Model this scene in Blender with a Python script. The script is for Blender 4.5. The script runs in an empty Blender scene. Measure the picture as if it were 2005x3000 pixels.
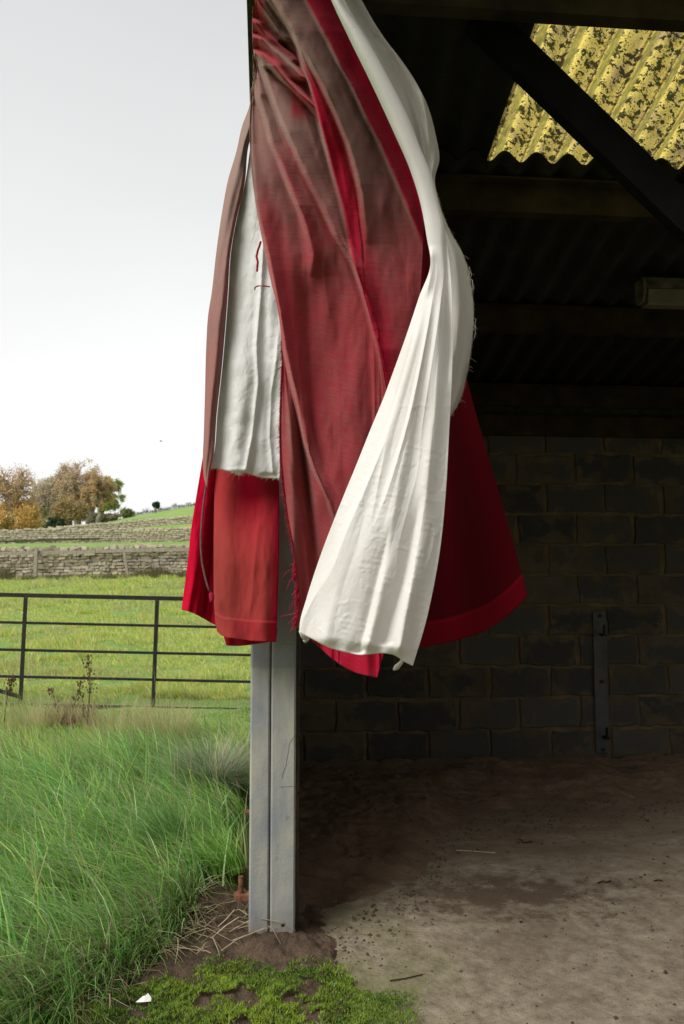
import bpy, bmesh, math, random
import numpy as np
from mathutils import Vector, Matrix

# ------------------------------------------------------------------ scene, camera, sky, sun
random.seed(7)
rng = np.random.default_rng(7)
scene = bpy.context.scene
COL = scene.collection

CAM_H, PITCH, FPX = 1.45, math.radians(4.2), 2333.0
cam_d = bpy.data.cameras.new('camera')
cam_d.sensor_fit = 'VERTICAL'
cam_d.sensor_height = 36.0
cam_d.sensor_width = 24.0
cam_d.lens = FPX / 3000.0 * 36.0
cam_d.clip_start, cam_d.clip_end = 0.05, 4000.0
cam_d.dof.use_dof = True
cam_d.dof.focus_distance = 3.0
cam_d.dof.aperture_fstop = 5.6
cam = bpy.data.objects.new('camera', cam_d)
COL.objects.link(cam)
cam.location = (0, 0, CAM_H)
cam.rotation_euler = (math.pi / 2 + PITCH, 0, 0)
scene.camera = cam

SUN_EL, SUN_AZ = math.radians(46), math.radians(225)   # azimuth measured clockwise from +Y (into the picture)
world = bpy.data.worlds.new('World')
scene.world = world
world.use_nodes = True
wt = world.node_tree
wt.nodes.clear()
def wn(t, **k):
    n = wt.nodes.new(t)
    for a, b in k.items(): setattr(n, a, b)
    return n
w_out = wn('ShaderNodeOutputWorld')
w_bg = wn('ShaderNodeBackground')
w_sky = wn('ShaderNodeTexSky', sky_type='NISHITA', sun_disc=False, sun_elevation=SUN_EL, sun_rotation=SUN_AZ)
w_sky.air_density, w_sky.dust_density, w_sky.ozone_density = 1.0, 6.0, 1.0
w_hsv = wn('ShaderNodeHueSaturation'); w_hsv.inputs['Saturation'].default_value = 0.12
w_tc = wn('ShaderNodeTexCoord')
w_sep = wn('ShaderNodeSeparateXYZ')
w_ramp = wn('ShaderNodeValToRGB')                       # overcast deck: white low down, greyer overhead
e = w_ramp.color_ramp.elements
e[0].position, e[0].color = 0.0, (5.2, 5.2, 5.2, 1)
e[1].position, e[1].color = 0.62, (3.5, 3.52, 3.55, 1)
m_ = w_ramp.color_ramp.elements.new(0.22); m_.color = (5.0, 5.0, 5.02, 1)
w_map = wn('ShaderNodeMapping'); w_map.inputs['Scale'].default_value = (1.0, 1.0, 2.2)
w_noise = wn('ShaderNodeTexNoise'); w_noise.inputs['Scale'].default_value = 1.3
w_noise.inputs['Detail'].default_value = 3.0; w_noise.inputs['Roughness'].default_value = 0.45
w_nr = wn('ShaderNodeMapRange'); w_nr.inputs[1].default_value = 0.3; w_nr.inputs[2].default_value = 0.7
w_nr.inputs[3].default_value = 0.93; w_nr.inputs[4].default_value = 1.05
w_mul = wn('ShaderNodeMix', data_type='RGBA', blend_type='MULTIPLY'); w_mul.inputs[0].default_value = 1.0
w_mix = wn('ShaderNodeMix', data_type='RGBA'); w_mix.inputs[0].default_value = 0.9
L = wt.links.new
L(w_tc.outputs['Generated'], w_sep.inputs[0]); L(w_sep.outputs['Z'], w_ramp.inputs[0])
L(w_tc.outputs['Generated'], w_map.inputs[0]); L(w_map.outputs[0], w_noise.inputs['Vector'])
L(w_noise.outputs['Fac'], w_nr.inputs[0])
L(w_ramp.outputs[0], w_mul.inputs[6]); L(w_nr.outputs[0], w_mul.inputs[7])
L(w_sky.outputs[0], w_hsv.inputs['Color'])
L(w_hsv.outputs[0], w_mix.inputs[6]); L(w_mul.outputs[2], w_mix.inputs[7])
L(w_mix.outputs[2], w_bg.inputs[0]); L(w_bg.outputs[0], w_out.inputs[0])
w_bg.inputs[1].default_value = 0.1

sun_d = bpy.data.lights.new('sun', 'SUN')
sun_d.energy, sun_d.angle, sun_d.color = 1.5, math.radians(32), (1.0, 0.97, 0.92)
sun = bpy.data.objects.new('sun', sun_d)
COL.objects.link(sun)
sdir = Vector((math.sin(SUN_AZ) * math.cos(SUN_EL), math.cos(SUN_AZ) * math.cos(SUN_EL), math.sin(SUN_EL)))
sun.rotation_euler = sdir.to_track_quat('Z', 'Y').to_euler()
sun.location = (-4, -6, 12)

vs = scene.view_settings
vs.view_transform, vs.look, vs.gamma, vs.exposure = 'Standard', 'None', 1.0, 1.08
vs.use_curve_mapping = False
scene.cycles.use_denoising = True
scene.cycles.max_bounces = 8
scene.cycles.diffuse_bounces = 3
scene.cycles.transmission_bounces = 4
scene.cycles.transparent_max_bounces = 8
scene.cycles.sample_clamp_indirect = 4.0

# ------------------------------------------------------------------ helpers
K = 2005.0 / 1568.0                                     # picture-viewer pixels -> photograph pixels
def ray(x, y):
    cx, cy = (x - 1002.5) / FPX, (1500.0 - y) / FPX
    c, s = math.cos(PITCH), math.sin(PITCH)
    return cx, c - s * cy, s + c * cy
def at(x, y, Y):                                        # photograph pixel + distance ahead -> point
    dx, dy, dz = ray(x, y); t = Y / dy
    return Vector((dx * t, Y, CAM_H + dz * t))
def smooth(a, b, x):
    t = np.clip((x - a) / (b - a), 0, 1)
    return t * t * (3 - 2 * t)
def lin(r, g, b):                                       # sRGB 0-255 -> linear
    f = lambda v: (v / 255 / 12.92) if v / 255 <= 0.04045 else ((v / 255 + 0.055) / 1.055) ** 2.4
    return (f(r), f(g), f(b), 1.0)

_perm = np.random.default_rng(3).random((256, 256))
def vnoise(x, y):                                       # value noise 0..1
    x, y = np.asarray(x, float), np.asarray(y, float)
    xi, yi = np.floor(x).astype(int), np.floor(y).astype(int)
    fx, fy = x - xi, y - yi
    fx, fy = fx * fx * (3 - 2 * fx), fy * fy * (3 - 2 * fy)
    g = lambda a, b: _perm[a % 256, b % 256]
    return (g(xi, yi) * (1 - fx) + g(xi + 1, yi) * fx) * (1 - fy) + (g(xi, yi + 1) * (1 - fx) + g(xi + 1, yi + 1) * fx) * fy
def fbm(x, y, o=4, gain=0.5):
    s, a, n = 0, 1.0, 0
    for k in range(o):
        s = s + a * vnoise(x * 2 ** k + 17.3 * k, y * 2 ** k + 9.1 * k); n += a; a *= gain
    return s / n

def make_mesh(name, verts, faces, uv=None, attrs=None, colors=None, smooth_shade=False):
    me = bpy.data.meshes.new(name)
    verts = np.asarray(verts, np.float32)
    if isinstance(faces, np.ndarray):
        nf, k = faces.shape
        me.vertices.add(len(verts)); me.vertices.foreach_set('co', verts.ravel())
        me.loops.add(nf * k); me.loops.foreach_set('vertex_index', faces.ravel().astype(np.int32))
        me.polygons.add(nf)
        me.polygons.foreach_set('loop_start', np.arange(0, nf * k, k, dtype=np.int32))
        me.polygons.foreach_set('loop_total', np.full(nf, k, np.int32))
        me.update(calc_edges=True)
    else:
        me.from_pydata([tuple(map(float, v)) for v in verts], [], faces)
    if uv is not None:
        l = me.uv_layers.new(name='UVMap')
        idx = np.empty(len(me.loops), np.int32); me.loops.foreach_get('vertex_index', idx)
        l.data.foreach_set('uv', np.asarray(uv, np.float32)[idx].ravel())
    for k, v in (attrs or {}).items():
        a = me.attributes.new(k, 'FLOAT', 'POINT'); a.data.foreach_set('value', np.asarray(v, np.float32))
    if colors is not None:
        a = me.attributes.new('Col', 'FLOAT_COLOR', 'POINT')
        c = np.ones((len(verts), 4), np.float32); c[:, :3] = colors
        a.data.foreach_set('color', c.ravel())
    me.validate()
    if smooth_shade:
        me.polygons.foreach_set('use_smooth', np.ones(len(me.polygons), bool))
    me.update()
    return me
def link(name, me, mat=None, parent=None, loc=None, rot=None):
    o = bpy.data.objects.new(name, me)
    COL.objects.link(o)
    if mat is not None and me is not None and not me.materials: me.materials.append(mat)
    if parent is not None: o.parent = parent
    if loc is not None: o.location = loc
    if rot is not None: o.rotation_euler = rot
    return o
def empty(name, loc=(0, 0, 0), rotz=0):
    o = bpy.data.objects.new(name, None); COL.objects.link(o)
    o.location = loc; o.rotation_euler = (0, 0, rotz); o.empty_display_size = 0.2
    return o
def tag(o, label=None, cat=None, group=None, kind=None):
    for k, v in (('label', label), ('category', cat), ('group', group), ('kind', kind)):
        if v: o[k] = v
    return o

class MB:                                               # collects solids into one mesh
    def __init__(s): s.v, s.f = [], []
    def add(s, vs_, fs_):
        b = len(s.v); s.v += [tuple(p) for p in vs_]; s.f += [tuple(i + b for i in f) for f in fs_]
        return s
    def box(s, x0, x1, y0, y1, z0, z1, ch=0.0):
        if ch <= 0:
            return s.add([(x, y, z) for z in (z0, z1) for y in (y0, y1) for x in (x0, x1)],
                         [(0, 2, 3, 1), (4, 5, 7, 6), (0, 1, 5, 4), (2, 6, 7, 3), (0, 4, 6, 2), (1, 3, 7, 5)])
        p = [(x0 + ch, y0), (x1 - ch, y0), (x1, y0 + ch), (x1, y1 - ch), (x1 - ch, y1), (x0 + ch, y1), (x0, y1 - ch), (x0, y0 + ch)]
        return s.prism(p, z0, z1)
    def prism(s, poly, z0, z1):
        n = len(poly)
        return s.add([(x, y, z0) for x, y in poly] + [(x, y, z1) for x, y in poly],
                     [tuple(range(n - 1, -1, -1)), tuple(range(n, 2 * n))] +
                     [(i, (i + 1) % n, (i + 1) % n + n, i + n) for i in range(n)])
    def bar(s, a, b, w, h, up=(0, 0, 1)):               # rectangular bar from a to b
        a, b = Vector(a), Vector(b); d = (b - a).normalized()
        x = d.cross(Vector(up)).normalized(); y = x.cross(d).normalized()
        vs_ = [p + x * (i * w / 2) + y * (j * h / 2) for p in (a, b) for i, j in ((-1, -1), (1, -1), (1, 1), (-1, 1))]
        return s.add(vs_, [(3, 2, 1, 0), (4, 5, 6, 7)] + [(i, (i + 1) % 4, (i + 1) % 4 + 4, i + 4) for i in range(4)])
    def tube(s, pts, rad, n=8, cap=True):
        pts = [Vector(p) for p in pts]
        rad = rad if hasattr(rad, '__len__') else [rad] * len(pts)
        b = len(s.v); ref = Vector((0.3, 0.2, 0.93))
        for i, p in enumerate(pts):
            d = (pts[min(i + 1, len(pts) - 1)] - pts[max(i - 1, 0)]).normalized()
            if abs(d.dot(ref)) > 0.95: ref = Vector((1, 0, 0))
            x = d.cross(ref).normalized(); y = d.cross(x)
            for k in range(n):
                a = 2 * math.pi * k / n
                s.v.append(tuple(p + (x * math.cos(a) + y * math.sin(a)) * rad[i]))
        for i in range(len(pts) - 1):
            for k in range(n):
                s.f.append((b + i * n + k, b + i * n + (k + 1) % n, b + (i + 1) * n + (k + 1) % n, b + (i + 1) * n + k))
        if cap:
            s.f.append(tuple(b + k for k in range(n - 1, -1, -1)))
            e_ = b + (len(pts) - 1) * n
            s.f.append(tuple(e_ + k for k in range(n)))
        return s
    def mesh(s, name, smooth_shade=False):
        me = bpy.data.meshes.new(name); me.from_pydata(s.v, [], s.f)
        bm = bmesh.new(); bm.from_mesh(me); bmesh.ops.recalc_face_normals(bm, faces=bm.faces); bm.to_mesh(me); bm.free()
        if smooth_shade:
            for p in me.polygons: p.use_smooth = True
        return me
    def build(s, name, mat, parent=None, smooth_shade=False):
        return link(name, s.mesh(name, smooth_shade), mat, parent)

# ------------------------------------------------------------------ materials
class NT:
    def __init__(s, name):
        s.m = bpy.data.materials.new(name); s.m.use_nodes = True
        s.t = s.m.node_tree; s.p = s.t.nodes['Principled BSDF']; s.o = s.t.nodes['Material Output']
        s.p.inputs['Roughness'].default_value = 0.9
        s.p.inputs['Specular IOR Level'].default_value = 0.25
    def n(s, t, ins=None, **k):
        nd = s.t.nodes.new(t)
        for a, b in k.items(): setattr(nd, a, b)
        for a, b in (ins or {}).items(): s.put(nd.inputs[a], b)
        return nd
    def put(s, sock, v):
        if isinstance(v, bpy.types.NodeSocket): s.t.links.new(v, sock)
        else: sock.default_value = v
    def obj(s): return s.n('ShaderNodeTexCoord').outputs['Object']
    def uv(s): return s.n('ShaderNodeTexCoord').outputs['UV']
    def mapping(s, vec, scale=(1, 1, 1), rot=(0, 0, 0)):
        return s.n('ShaderNodeMapping', {'Vector': vec, 'Scale': scale, 'Rotation': rot}).outputs[0]
    def noise(s, vec, scale=5, detail=4, rough=0.55, dist=0.0):
        return s.n('ShaderNodeTexNoise', {'Vector': vec, 'Scale': scale, 'Detail': detail, 'Roughness': rough, 'Distortion': dist}).outputs['Fac']
    def rng(s, v, a, b, c=0.0, d=1.0):
        return s.n('ShaderNodeMapRange', {0: v, 1: a, 2: b, 3: c, 4: d}).outputs[0]
    def mix(s, f, a, b, mode='MIX'):
        nd = s.n('ShaderNodeMix', data_type='RGBA', blend_type=mode)
        s.put(nd.inputs[0], f); s.put(nd.inputs[6], a); s.put(nd.inputs[7], b)
        return nd.outputs[2]
    def math(s, op, a, b=0.0, c=0.0):
        nd = s.n('ShaderNodeMath', operation=op)
        s.put(nd.inputs[0], a); s.put(nd.inputs[1], b); s.put(nd.inputs[2], c)
        return nd.outputs[0]
    def attr(s, name, out='Fac'): return s.n('ShaderNodeAttribute', attribute_name=name).outputs[out]
    def rand(s): return s.n('ShaderNodeObjectInfo').outputs['Random']
    def bump(s, h, dist=0.01, strength=1.0):
        s.t.links.new(s.n('ShaderNodeBump', {'Height': h, 'Distance': dist, 'Strength': strength}).outputs[0], s.p.inputs['Normal'])
    def col(s, c): s.put(s.p.inputs['Base Color'], c)
    def rough(s, r): s.put(s.p.inputs['Roughness'], r)
    def leafy(s, fac=0.4, tint=None):                   # let light through thin things
        c = s.p.inputs['Base Color']
        tr = s.n('ShaderNodeBsdfTranslucent')
        if c.is_linked: s.t.links.new(c.links[0].from_socket, tr.inputs[0])
        else: tr.inputs[0].default_value = c.default_value
        if tint: tr.inputs[0].default_value = tint
        mx = s.n('ShaderNodeMixShader', {0: fac})
        s.t.links.new(s.p.outputs[0], mx.inputs[1]); s.t.links.new(tr.outputs[0], mx.inputs[2])
        s.t.links.new(mx.outputs[0], s.o.inputs[0])

def m_plain(name, c, var=0.25, scale=8, rough=0.85, bump=0.0, bscale=60, c2=None, metallic=0.0):
    t = NT(name); v = t.obj()
    n1 = t.noise(v, scale, 5)
    dark = tuple(x * (1 - var) for x in c[:3]) + (1,)
    t.col(t.mix(t.rng(n1, 0.3, 0.7), dark, c2 or tuple(min(1, x * (1 + var)) for x in c[:3]) + (1,)))
    t.rough(rough); t.p.inputs['Metallic'].default_value = metallic
    if bump: t.bump(t.noise(v, bscale, 4), bump)
    return t.m

def m_blade(name, fac=0.45):
    t = NT(name); t.col(t.attr('Col', 'Color')); t.rough(0.55); t.p.inputs['Specular IOR Level'].default_value = 0.3
    t.leafy(fac); return t.m
M_BLADE = m_blade('grass_blade', 0.5)
M_LEAF = m_blade('leaf', 0.3)

def m_field():
    t = NT('field_turf'); v = t.obj()
    a = t.noise(v, 0.35, 6, 0.6); b = t.noise(v, 3.0, 6, 0.65)
    c1 = t.mix(t.rng(b, 0.3, 0.7), (0.14, 0.25, 0.05, 1), (0.25, 0.38, 0.09, 1))
    t.col(t.mix(t.rng(a, 0.52, 0.68), c1, (0.34, 0.36, 0.14, 1)))
    t.bump(t.noise(v, 18, 5, 0.7), 0.06); return t.m
M_FIELD = m_field()

def m_soil():
    t = NT('soil'); v = t.obj()
    a = t.noise(v, 9, 6, 0.65); b = t.noise(v, 60, 4, 0.7)
    c1 = t.mix(t.rng(a, 0.3, 0.72), (0.07, 0.045, 0.03, 1), (0.20, 0.135, 0.09, 1))
    t.col(t.mix(t.rng(b, 0.62, 0.75, 0, 0.5), c1, (0.25, 0.2, 0.15, 1)))
    t.bump(t.math('ADD', t.noise(v, 35, 6, 0.75), t.math('MULTIPLY', b, 0.7)), 0.03); return t.m
M_SOIL = m_soil()

def m_moss():
    t = NT('moss'); t.col(t.attr('Col', 'Color')); t.leafy(0.25); return t.m
M_MOSS = m_moss()

def m_dirt():
    t = NT('barn_dirt'); v = t.obj()
    a = t.noise(v, 4, 6, 0.65); b = t.noise(v, 70, 5, 0.7)
    c1 = t.mix(t.rng(a, 0.3, 0.7), (0.11, 0.073, 0.047, 1), (0.23, 0.155, 0.10, 1))
    t.col(t.mix(t.rng(b, 0.66, 0.74, 0, 0.6), c1, (0.2, 0.15, 0.1, 1)))
    t.bump(t.math('ADD', t.noise(v, 28, 6, 0.75), t.math('MULTIPLY', b, 0.4)), 0.02)
    ed = t.math('ADD', t.math('MULTIPLY', t.noise(v, 75, 4, 0.8), 0.7), t.math('MULTIPLY', t.noise(v, 16, 3, 0.7), 0.3))
    k = t.math('GREATER_THAN', t.math('ADD', t.attr('cover'), 0.14), ed)
    tp = t.n('ShaderNodeBsdfTransparent'); mx = t.n('ShaderNodeMixShader', {0: k, 1: tp.outputs[0], 2: t.p.outputs[0]})
    t.t.links.new(mx.outputs[0], t.o.inputs[0]); return t.m
M_DIRT = m_dirt()

def m_concrete():
    t = NT('barn_concrete'); v = t.obj()
    a = t.noise(v, 1.6, 6, 0.6, 0.6); b = t.noise(v, 14, 6, 0.7); g = t.noise(v, 120, 4, 0.8)
    base = t.mix(t.rng(b, 0.3, 0.72), (0.13, 0.10, 0.07, 1), (0.37, 0.315, 0.23, 1))
    base = t.mix(t.rng(a, 0.45, 0.70, 0, 0.5), base, (0.14, 0.10, 0.066, 1))           # trodden dirt
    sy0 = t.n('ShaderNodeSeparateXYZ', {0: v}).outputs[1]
    film_shade = t.math('ADD', t.math('MULTIPLY', t.noise(t.mapping(v, (0.8, 2.0, 1)), 2.4, 6, 0.65, 0.5), 1.1), t.rng(sy0, -0.6, 1.9, -0.25, 0.35))
    base = t.mix(t.rng(film_shade, 0.5, 0.85, 0, 0.9), base, (0.14, 0.10, 0.066, 1))  # dirt film; its thickening toward the back also paints in the inner shade
    vd = t.n('ShaderNodeVectorMath', {0: t.n('ShaderNodeVectorMath', {0: v, 1: (-1.05, -0.42, 0)}, operation='ADD').outputs[0], 1: (0.75, 1.7, 1)}, operation='MULTIPLY').outputs[0]
    dist = t.n('ShaderNodeVectorMath', {0: vd}, operation='LENGTH').outputs['Value']
    pt = t.math('ADD', t.rng(dist, 0.75, 0.0, 0, 0.55), t.math('MULTIPLY', t.math('SUBTRACT', t.noise(v, 9, 6, 0.72), 0.5), 1.3))
    base = t.mix(t.rng(pt, 0.22, 0.42, 0, 0.85), base, (0.085, 0.055, 0.034, 1))        # dust drifted off the heap
    alg = t.noise(t.mapping(v, (1, 1, 1), (0, 0, 0.4)), 2.6, 5, 0.6)
    sx = t.n('ShaderNodeSeparateXYZ', {0: v})
    near = t.math('MULTIPLY', t.rng(sx.outputs[0], 0.9, 0.1), t.rng(sx.outputs[1], 0.9, 0.1))  # greener by the post
    base = t.mix(t.math('MULTIPLY', t.rng(alg, 0.4, 0.6, 0, 0.75), near), base, (0.15, 0.16, 0.05, 1))
    sp = t.noise(v, 55, 3, 0.9)
    base = t.mix(t.rng(sp, 0.60, 0.67, 0, 0.75), base, (0.035, 0.027, 0.02, 1))
    base = t.mix(t.rng(g, 0.58, 0.70, 0, 0.45), base, (0.40, 0.36, 0.30, 1))
    t.col(base); t.rough(t.rng(a, 0.3, 0.7, 0.92, 0.7))
    t.bump(t.math('ADD', t.math('ADD', b, t.math('MULTIPLY', sp, 0.6)), t.math('MULTIPLY', g, 0.35)), 0.008); return t.m
M_CONC = m_concrete()

def m_block():
    t = NT('concrete_block'); v = t.obj(); r = t.rand()
    v2 = t.n('ShaderNodeVectorMath', {0: v, 1: t.n('ShaderNodeCombineXYZ', {0: t.math('MULTIPLY', r, 37.0), 1: t.math('MULTIPLY', r, 11.0)}).outputs[0]}, operation='ADD').outputs[0]
    a = t.noise(v2, 5, 5, 0.65); g = t.noise(v2, 90, 3, 0.8)
    c1 = t.mix(r, (0.045, 0.046, 0.045, 1), (0.085, 0.085, 0.08, 1))
    c1 = t.mix(t.rng(a, 0.50, 0.66, 0, 0.85), c1, (0.10, 0.078, 0.048, 1))           # smeared mortar and dust
    sp_ = t.n('ShaderNodeSeparateXYZ', {0: v})
    ed = t.math('MINIMUM', t.math('ABSOLUTE', t.math('SUBTRACT', sp_.outputs[2], 0.1025)), 10.0)
    ed = t.math('SUBTRACT', 0.1025, ed)                                                      # distance from top / bottom edge
    ex = t.math('SUBTRACT', 0.218, t.math('ABSOLUTE', t.math('SUBTRACT', sp_.outputs[0], 0.218)))
    em = t.math('ADD', t.math('MINIMUM', ed, ex), t.math('MULTIPLY', t.math('SUBTRACT', t.noise(v2, 6, 6, 0.68), 0.48), 0.45))
    wp = t.n('ShaderNodeNewGeometry').outputs['Position']
    em = t.math('SUBTRACT', em, t.rng(t.noise(wp, 1.7, 4, 0.6), 0.42, 0.66, -0.03, 0.13))   # some stretches buttered much wider
    c1 = t.mix(t.rng(em, 0.03, -0.02, 0, 0.68), c1, t.mix(t.rng(t.noise(wp, 5, 4), 0.35, 0.65), (0.10, 0.075, 0.043, 1), (0.16, 0.125, 0.075, 1)))                 # mortar smeared over the edges
    c1 = t.mix(t.rng(g, 0.63, 0.75, 0, 0.6), c1, (0.03, 0.03, 0.03, 1))
    t.col(c1); t.bump(t.math('ADD', g, t.math('MULTIPLY', a, 1.5)), 0.006); return t.m
M_BLOCK = m_block()
M_MORTAR = m_plain('mortar', (0.135, 0.105, 0.062, 1), 0.3, 7, 0.95, 0.01, 45)
M_STEEL = m_plain('dark_steel', (0.012, 0.011, 0.009, 1), 0.5, 6, 0.8, 0.002, 70, c2=(0.05, 0.035, 0.015, 1))
M_BLACK = m_plain('black_beam', (0.006, 0.0055, 0.005, 1), 0.4, 6, 1.0)
M_BLACK.node_tree.nodes['Principled BSDF'].inputs['Specular IOR Level'].default_value = 0.03
M_ROOF = m_plain('roof_sheet', (0.022, 0.021, 0.018, 1), 0.4, 5, 0.95, 0.004, 60)
M_RUST = m_plain('rust', (0.16, 0.06, 0.03, 1), 0.45, 25, 0.85, 0.003, 90, c2=(0.26, 0.12, 0.07, 1))
M_TIMBER = m_plain('old_timber', (0.05, 0.05, 0.035, 1), 0.4, 20, 0.9, 0.006, 60, c2=(0.06, 0.075, 0.035, 1))
M_GATE = m_plain('gate_paint', (0.014, 0.015, 0.016, 1), 0.3, 14, 0.45, 0.001, 90, c2=(0.03, 0.024, 0.02, 1))
M_STRAP = m_plain('strap_steel', (0.085, 0.089, 0.091, 1), 0.3, 10, 0.6, 0.001, 80)
M_LAMP = m_plain('lamp_metal', (0.13, 0.115, 0.075, 1), 0.5, 14, 0.6, 0, c2=(0.20, 0.18, 0.12, 1))
M_LAMPCOVER = m_plain('lamp_cover', (0.15, 0.14, 0.10, 1), 0.15, 9, 0.35)
M_RAIL = m_plain('weathered_rail', (0.28, 0.245, 0.19, 1), 0.25, 12, 0.9, 0.003, 60)
M_STRAW = m_blade('dry_straw', 0.2)

def m_post():
    t = NT('post_concrete'); v = t.obj()
    a = t.noise(t.mapping(v, (4, 4, 1.4)), 2.2, 5, 0.6); b = t.noise(v, 26, 5, 0.6); d = t.noise(t.mapping(v, (12, 12, 5)), 1.5, 4, 0.6)
    c1 = t.mix(t.rng(a, 0.36, 0.62), (0.23, 0.245, 0.265, 1), (0.39, 0.38, 0.325, 1))
    c1 = t.mix(t.rng(d, 0.55, 0.72, 0, 0.7), c1, (0.27, 0.29, 0.33, 1))
    c1 = t.mix(t.rng(b, 0.62, 0.74, 0, 0.45), c1, (0.12, 0.12, 0.12, 1))
    sx = t.n('ShaderNodeSeparateXYZ', {0: v})
    band = t.math('MULTIPLY', t.rng(sx.outputs[2], 1.06, 1.07), t.rng(sx.outputs[2], 1.5, 1.3))
    c1 = t.mix(t.math('MULTIPLY', band, 0.5), c1, (0.19, 0.215, 0.27, 1))               # darker bluish band around the height of the hem
    low = t.rng(t.math('ADD', sx.outputs[2], t.math('MULTIPLY', b, 0.08)), 0.19, 0.09)
    c1 = t.mix(t.math('MULTIPLY', low, 0.6), c1, (0.2, 0.16, 0.12, 1))                  # splashed mud at the foot
    t.col(c1); t.rough(t.rng(b, 0.3, 0.7, 0.5, 0.75)); t.p.inputs['Specular IOR Level'].default_value = 0.4
    t.bump(t.noise(v, 90, 3, 0.6), 0.0012); return t.m
M_POST = m_post()

def m_skylight():
    t = NT('lichened_translucent_sheet'); v = t.obj()
    sx = t.n('ShaderNodeSeparateXYZ', {0: v})
    ph = t.math('MULTIPLY', sx.outputs[0], 1.0 / 0.15)
    ph = t.math('FRACT', t.math('ADD', ph, 10.0))
    big = t.noise(t.mapping(v, (1, 0.8, 1)), 19, 5, 0.68); fine = t.noise(v, 42, 3, 0.65); small = t.noise(v, 110, 2, 0.6)
    clear = t.mix(t.rng(fine, 0.35, 0.65), (0.74, 0.55, 0.10, 1), (0.95, 0.80, 0.26, 1))
    brown = t.noise(t.mapping(v, (1, 0.5, 1)), 9, 4, 0.6)
    clear = t.mix(t.rng(brown, 0.5, 0.64, 0, 0.85), clear, (0.46, 0.33, 0.17, 1))
    fibre = t.noise(t.mapping(v, (260, 26, 1), (0, 0, 0.35)), 1.0, 3, 0.6)
    gmask = t.math('MULTIPLY', t.rng(ph, 0.55, 0.62), t.rng(ph, 0.97, 0.9))
    clear = t.mix(t.math('MULTIPLY', gmask, t.rng(fibre, 0.3, 0.6, 0.55, 1.0)), clear, (0.25, 0.23, 0.05, 1))
    fm = t.math('ADD', big, t.math('MULTIPLY', t.math('SUBTRACT', fine, 0.5), 0.9))
    blot = t.rng(fm, 0.52, 0.59)
    dots = t.rng(t.math('ADD', fine, t.math('MULTIPLY', t.math('SUBTRACT', small, 0.5), 0.3)), 0.545, 0.58)
    fac = t.math('MAXIMUM', t.math('MAXIMUM', blot, dots), t.math('MULTIPLY', t.rng(t.noise(v, 150, 2, 0.7), 0.56, 0.60), t.rng(big, 0.40, 0.52, 0.15, 0.9)))
    fac = t.math('MULTIPLY', fac, t.rng(gmask, 0, 1, 1, 0.45))
    c = t.mix(t.math('MULTIPLY', fac, 0.96), clear, (0.028, 0.03, 0.01, 1))
    seam = t.math('MULTIPLY', t.rng(ph, 0.44, 0.50), t.rng(ph, 0.57, 0.52))
    c = t.mix(t.math('MULTIPLY', seam, t.rng(fine, 0.25, 0.55, 1.0, 0.6)), c, (0.045, 0.02, 0.01, 1))
    tr = t.n('ShaderNodeBsdfTranslucent', {0: c}); df = t.n('ShaderNodeBsdfDiffuse', {0: (0.05, 0.05, 0.03, 1)})
    mx = t.n('ShaderNodeMixShader', {0: 0.86, 1: df.outputs[0], 2: tr.outputs[0]})
    t.t.links.new(mx.outputs[0], t.o.inputs[0]); return t.m
M_SKYL = m_skylight()

def m_velvet(name, crim, faded, streak=1.0, sheen=0.5, mid=None):
    t = NT(name); uv = t.uv()
    s1 = t.noise(t.mapping(uv, (9, 330, 1)), 1.0, 3, 0.65, 0.4); s2 = t.noise(t.mapping(uv, (40, 60, 1)), 1.0, 5, 0.65); s3 = t.noise(t.mapping(uv, (90, 700, 1)), 1.0, 2, 0.6)
    f = t.attr('fade')
    j = t.math('MULTIPLY', t.math('SUBTRACT', s1, 0.5), 0.75 * streak)
    j2 = t.math('MULTIPLY', t.math('SUBTRACT', s2, 0.5), 0.3 * streak)
    j3 = t.math('MULTIPLY', t.math('SUBTRACT', s3, 0.5), 0.7 * streak)
    fac = t.math('ADD', f, t.math('ADD', j, t.math('ADD', j2, j3)))
    fac = t.n('ShaderNodeClamp', {0: fac}).outputs[0]
    if mid: t.col(t.mix(t.rng(fac, 0.0, 0.5), crim, t.mix(t.rng(fac, 0.5, 1.0), mid, faded)))
    else: t.col(t.mix(fac, crim, faded))
    t.rough(0.95); t.p.inputs['Specular IOR Level'].default_value = 0.05
    t.p.inputs['Sheen Weight'].default_value = sheen; t.p.inputs['Sheen Roughness'].default_value = 0.45
    t.put(t.p.inputs['Sheen Tint'], t.mix(fac, (0.75, 0.12, 0.16, 1), (0.75, 0.58, 0.5, 1)))
    t.bump(t.math('ADD', s1, t.math('MULTIPLY', s3, 0.6)), 0.0015, 0.7); return t.m
M_VELVET = m_velvet('faded_velvet', (0.37, 0.008, 0.032, 1), (0.205, 0.118, 0.102, 1), 0.95, 0.5, (0.28, 0.05, 0.055, 1))
M_VELVET_L = m_velvet('side_velvet', (0.38, 0.006, 0.026, 1), (0.34, 0.05, 0.045, 1), 0.5, 0.15)
M_MAUVE = m_velvet('mauve_velvet', (0.30, 0.05, 0.05, 1), (0.27, 0.18, 0.16, 1), 0.6, 0.35)
M_CRIMSON = m_velvet('crimson_velvet', (0.55, 0.004, 0.03, 1), (0.35, 0.004, 0.025, 1), 0.15, 0.1)
M_MAROON = m_velvet('maroon_velvet', (0.12, 0.0015, 0.007, 1), (0.06, 0.001, 0.004, 1), 0.1, 0.03)

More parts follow.
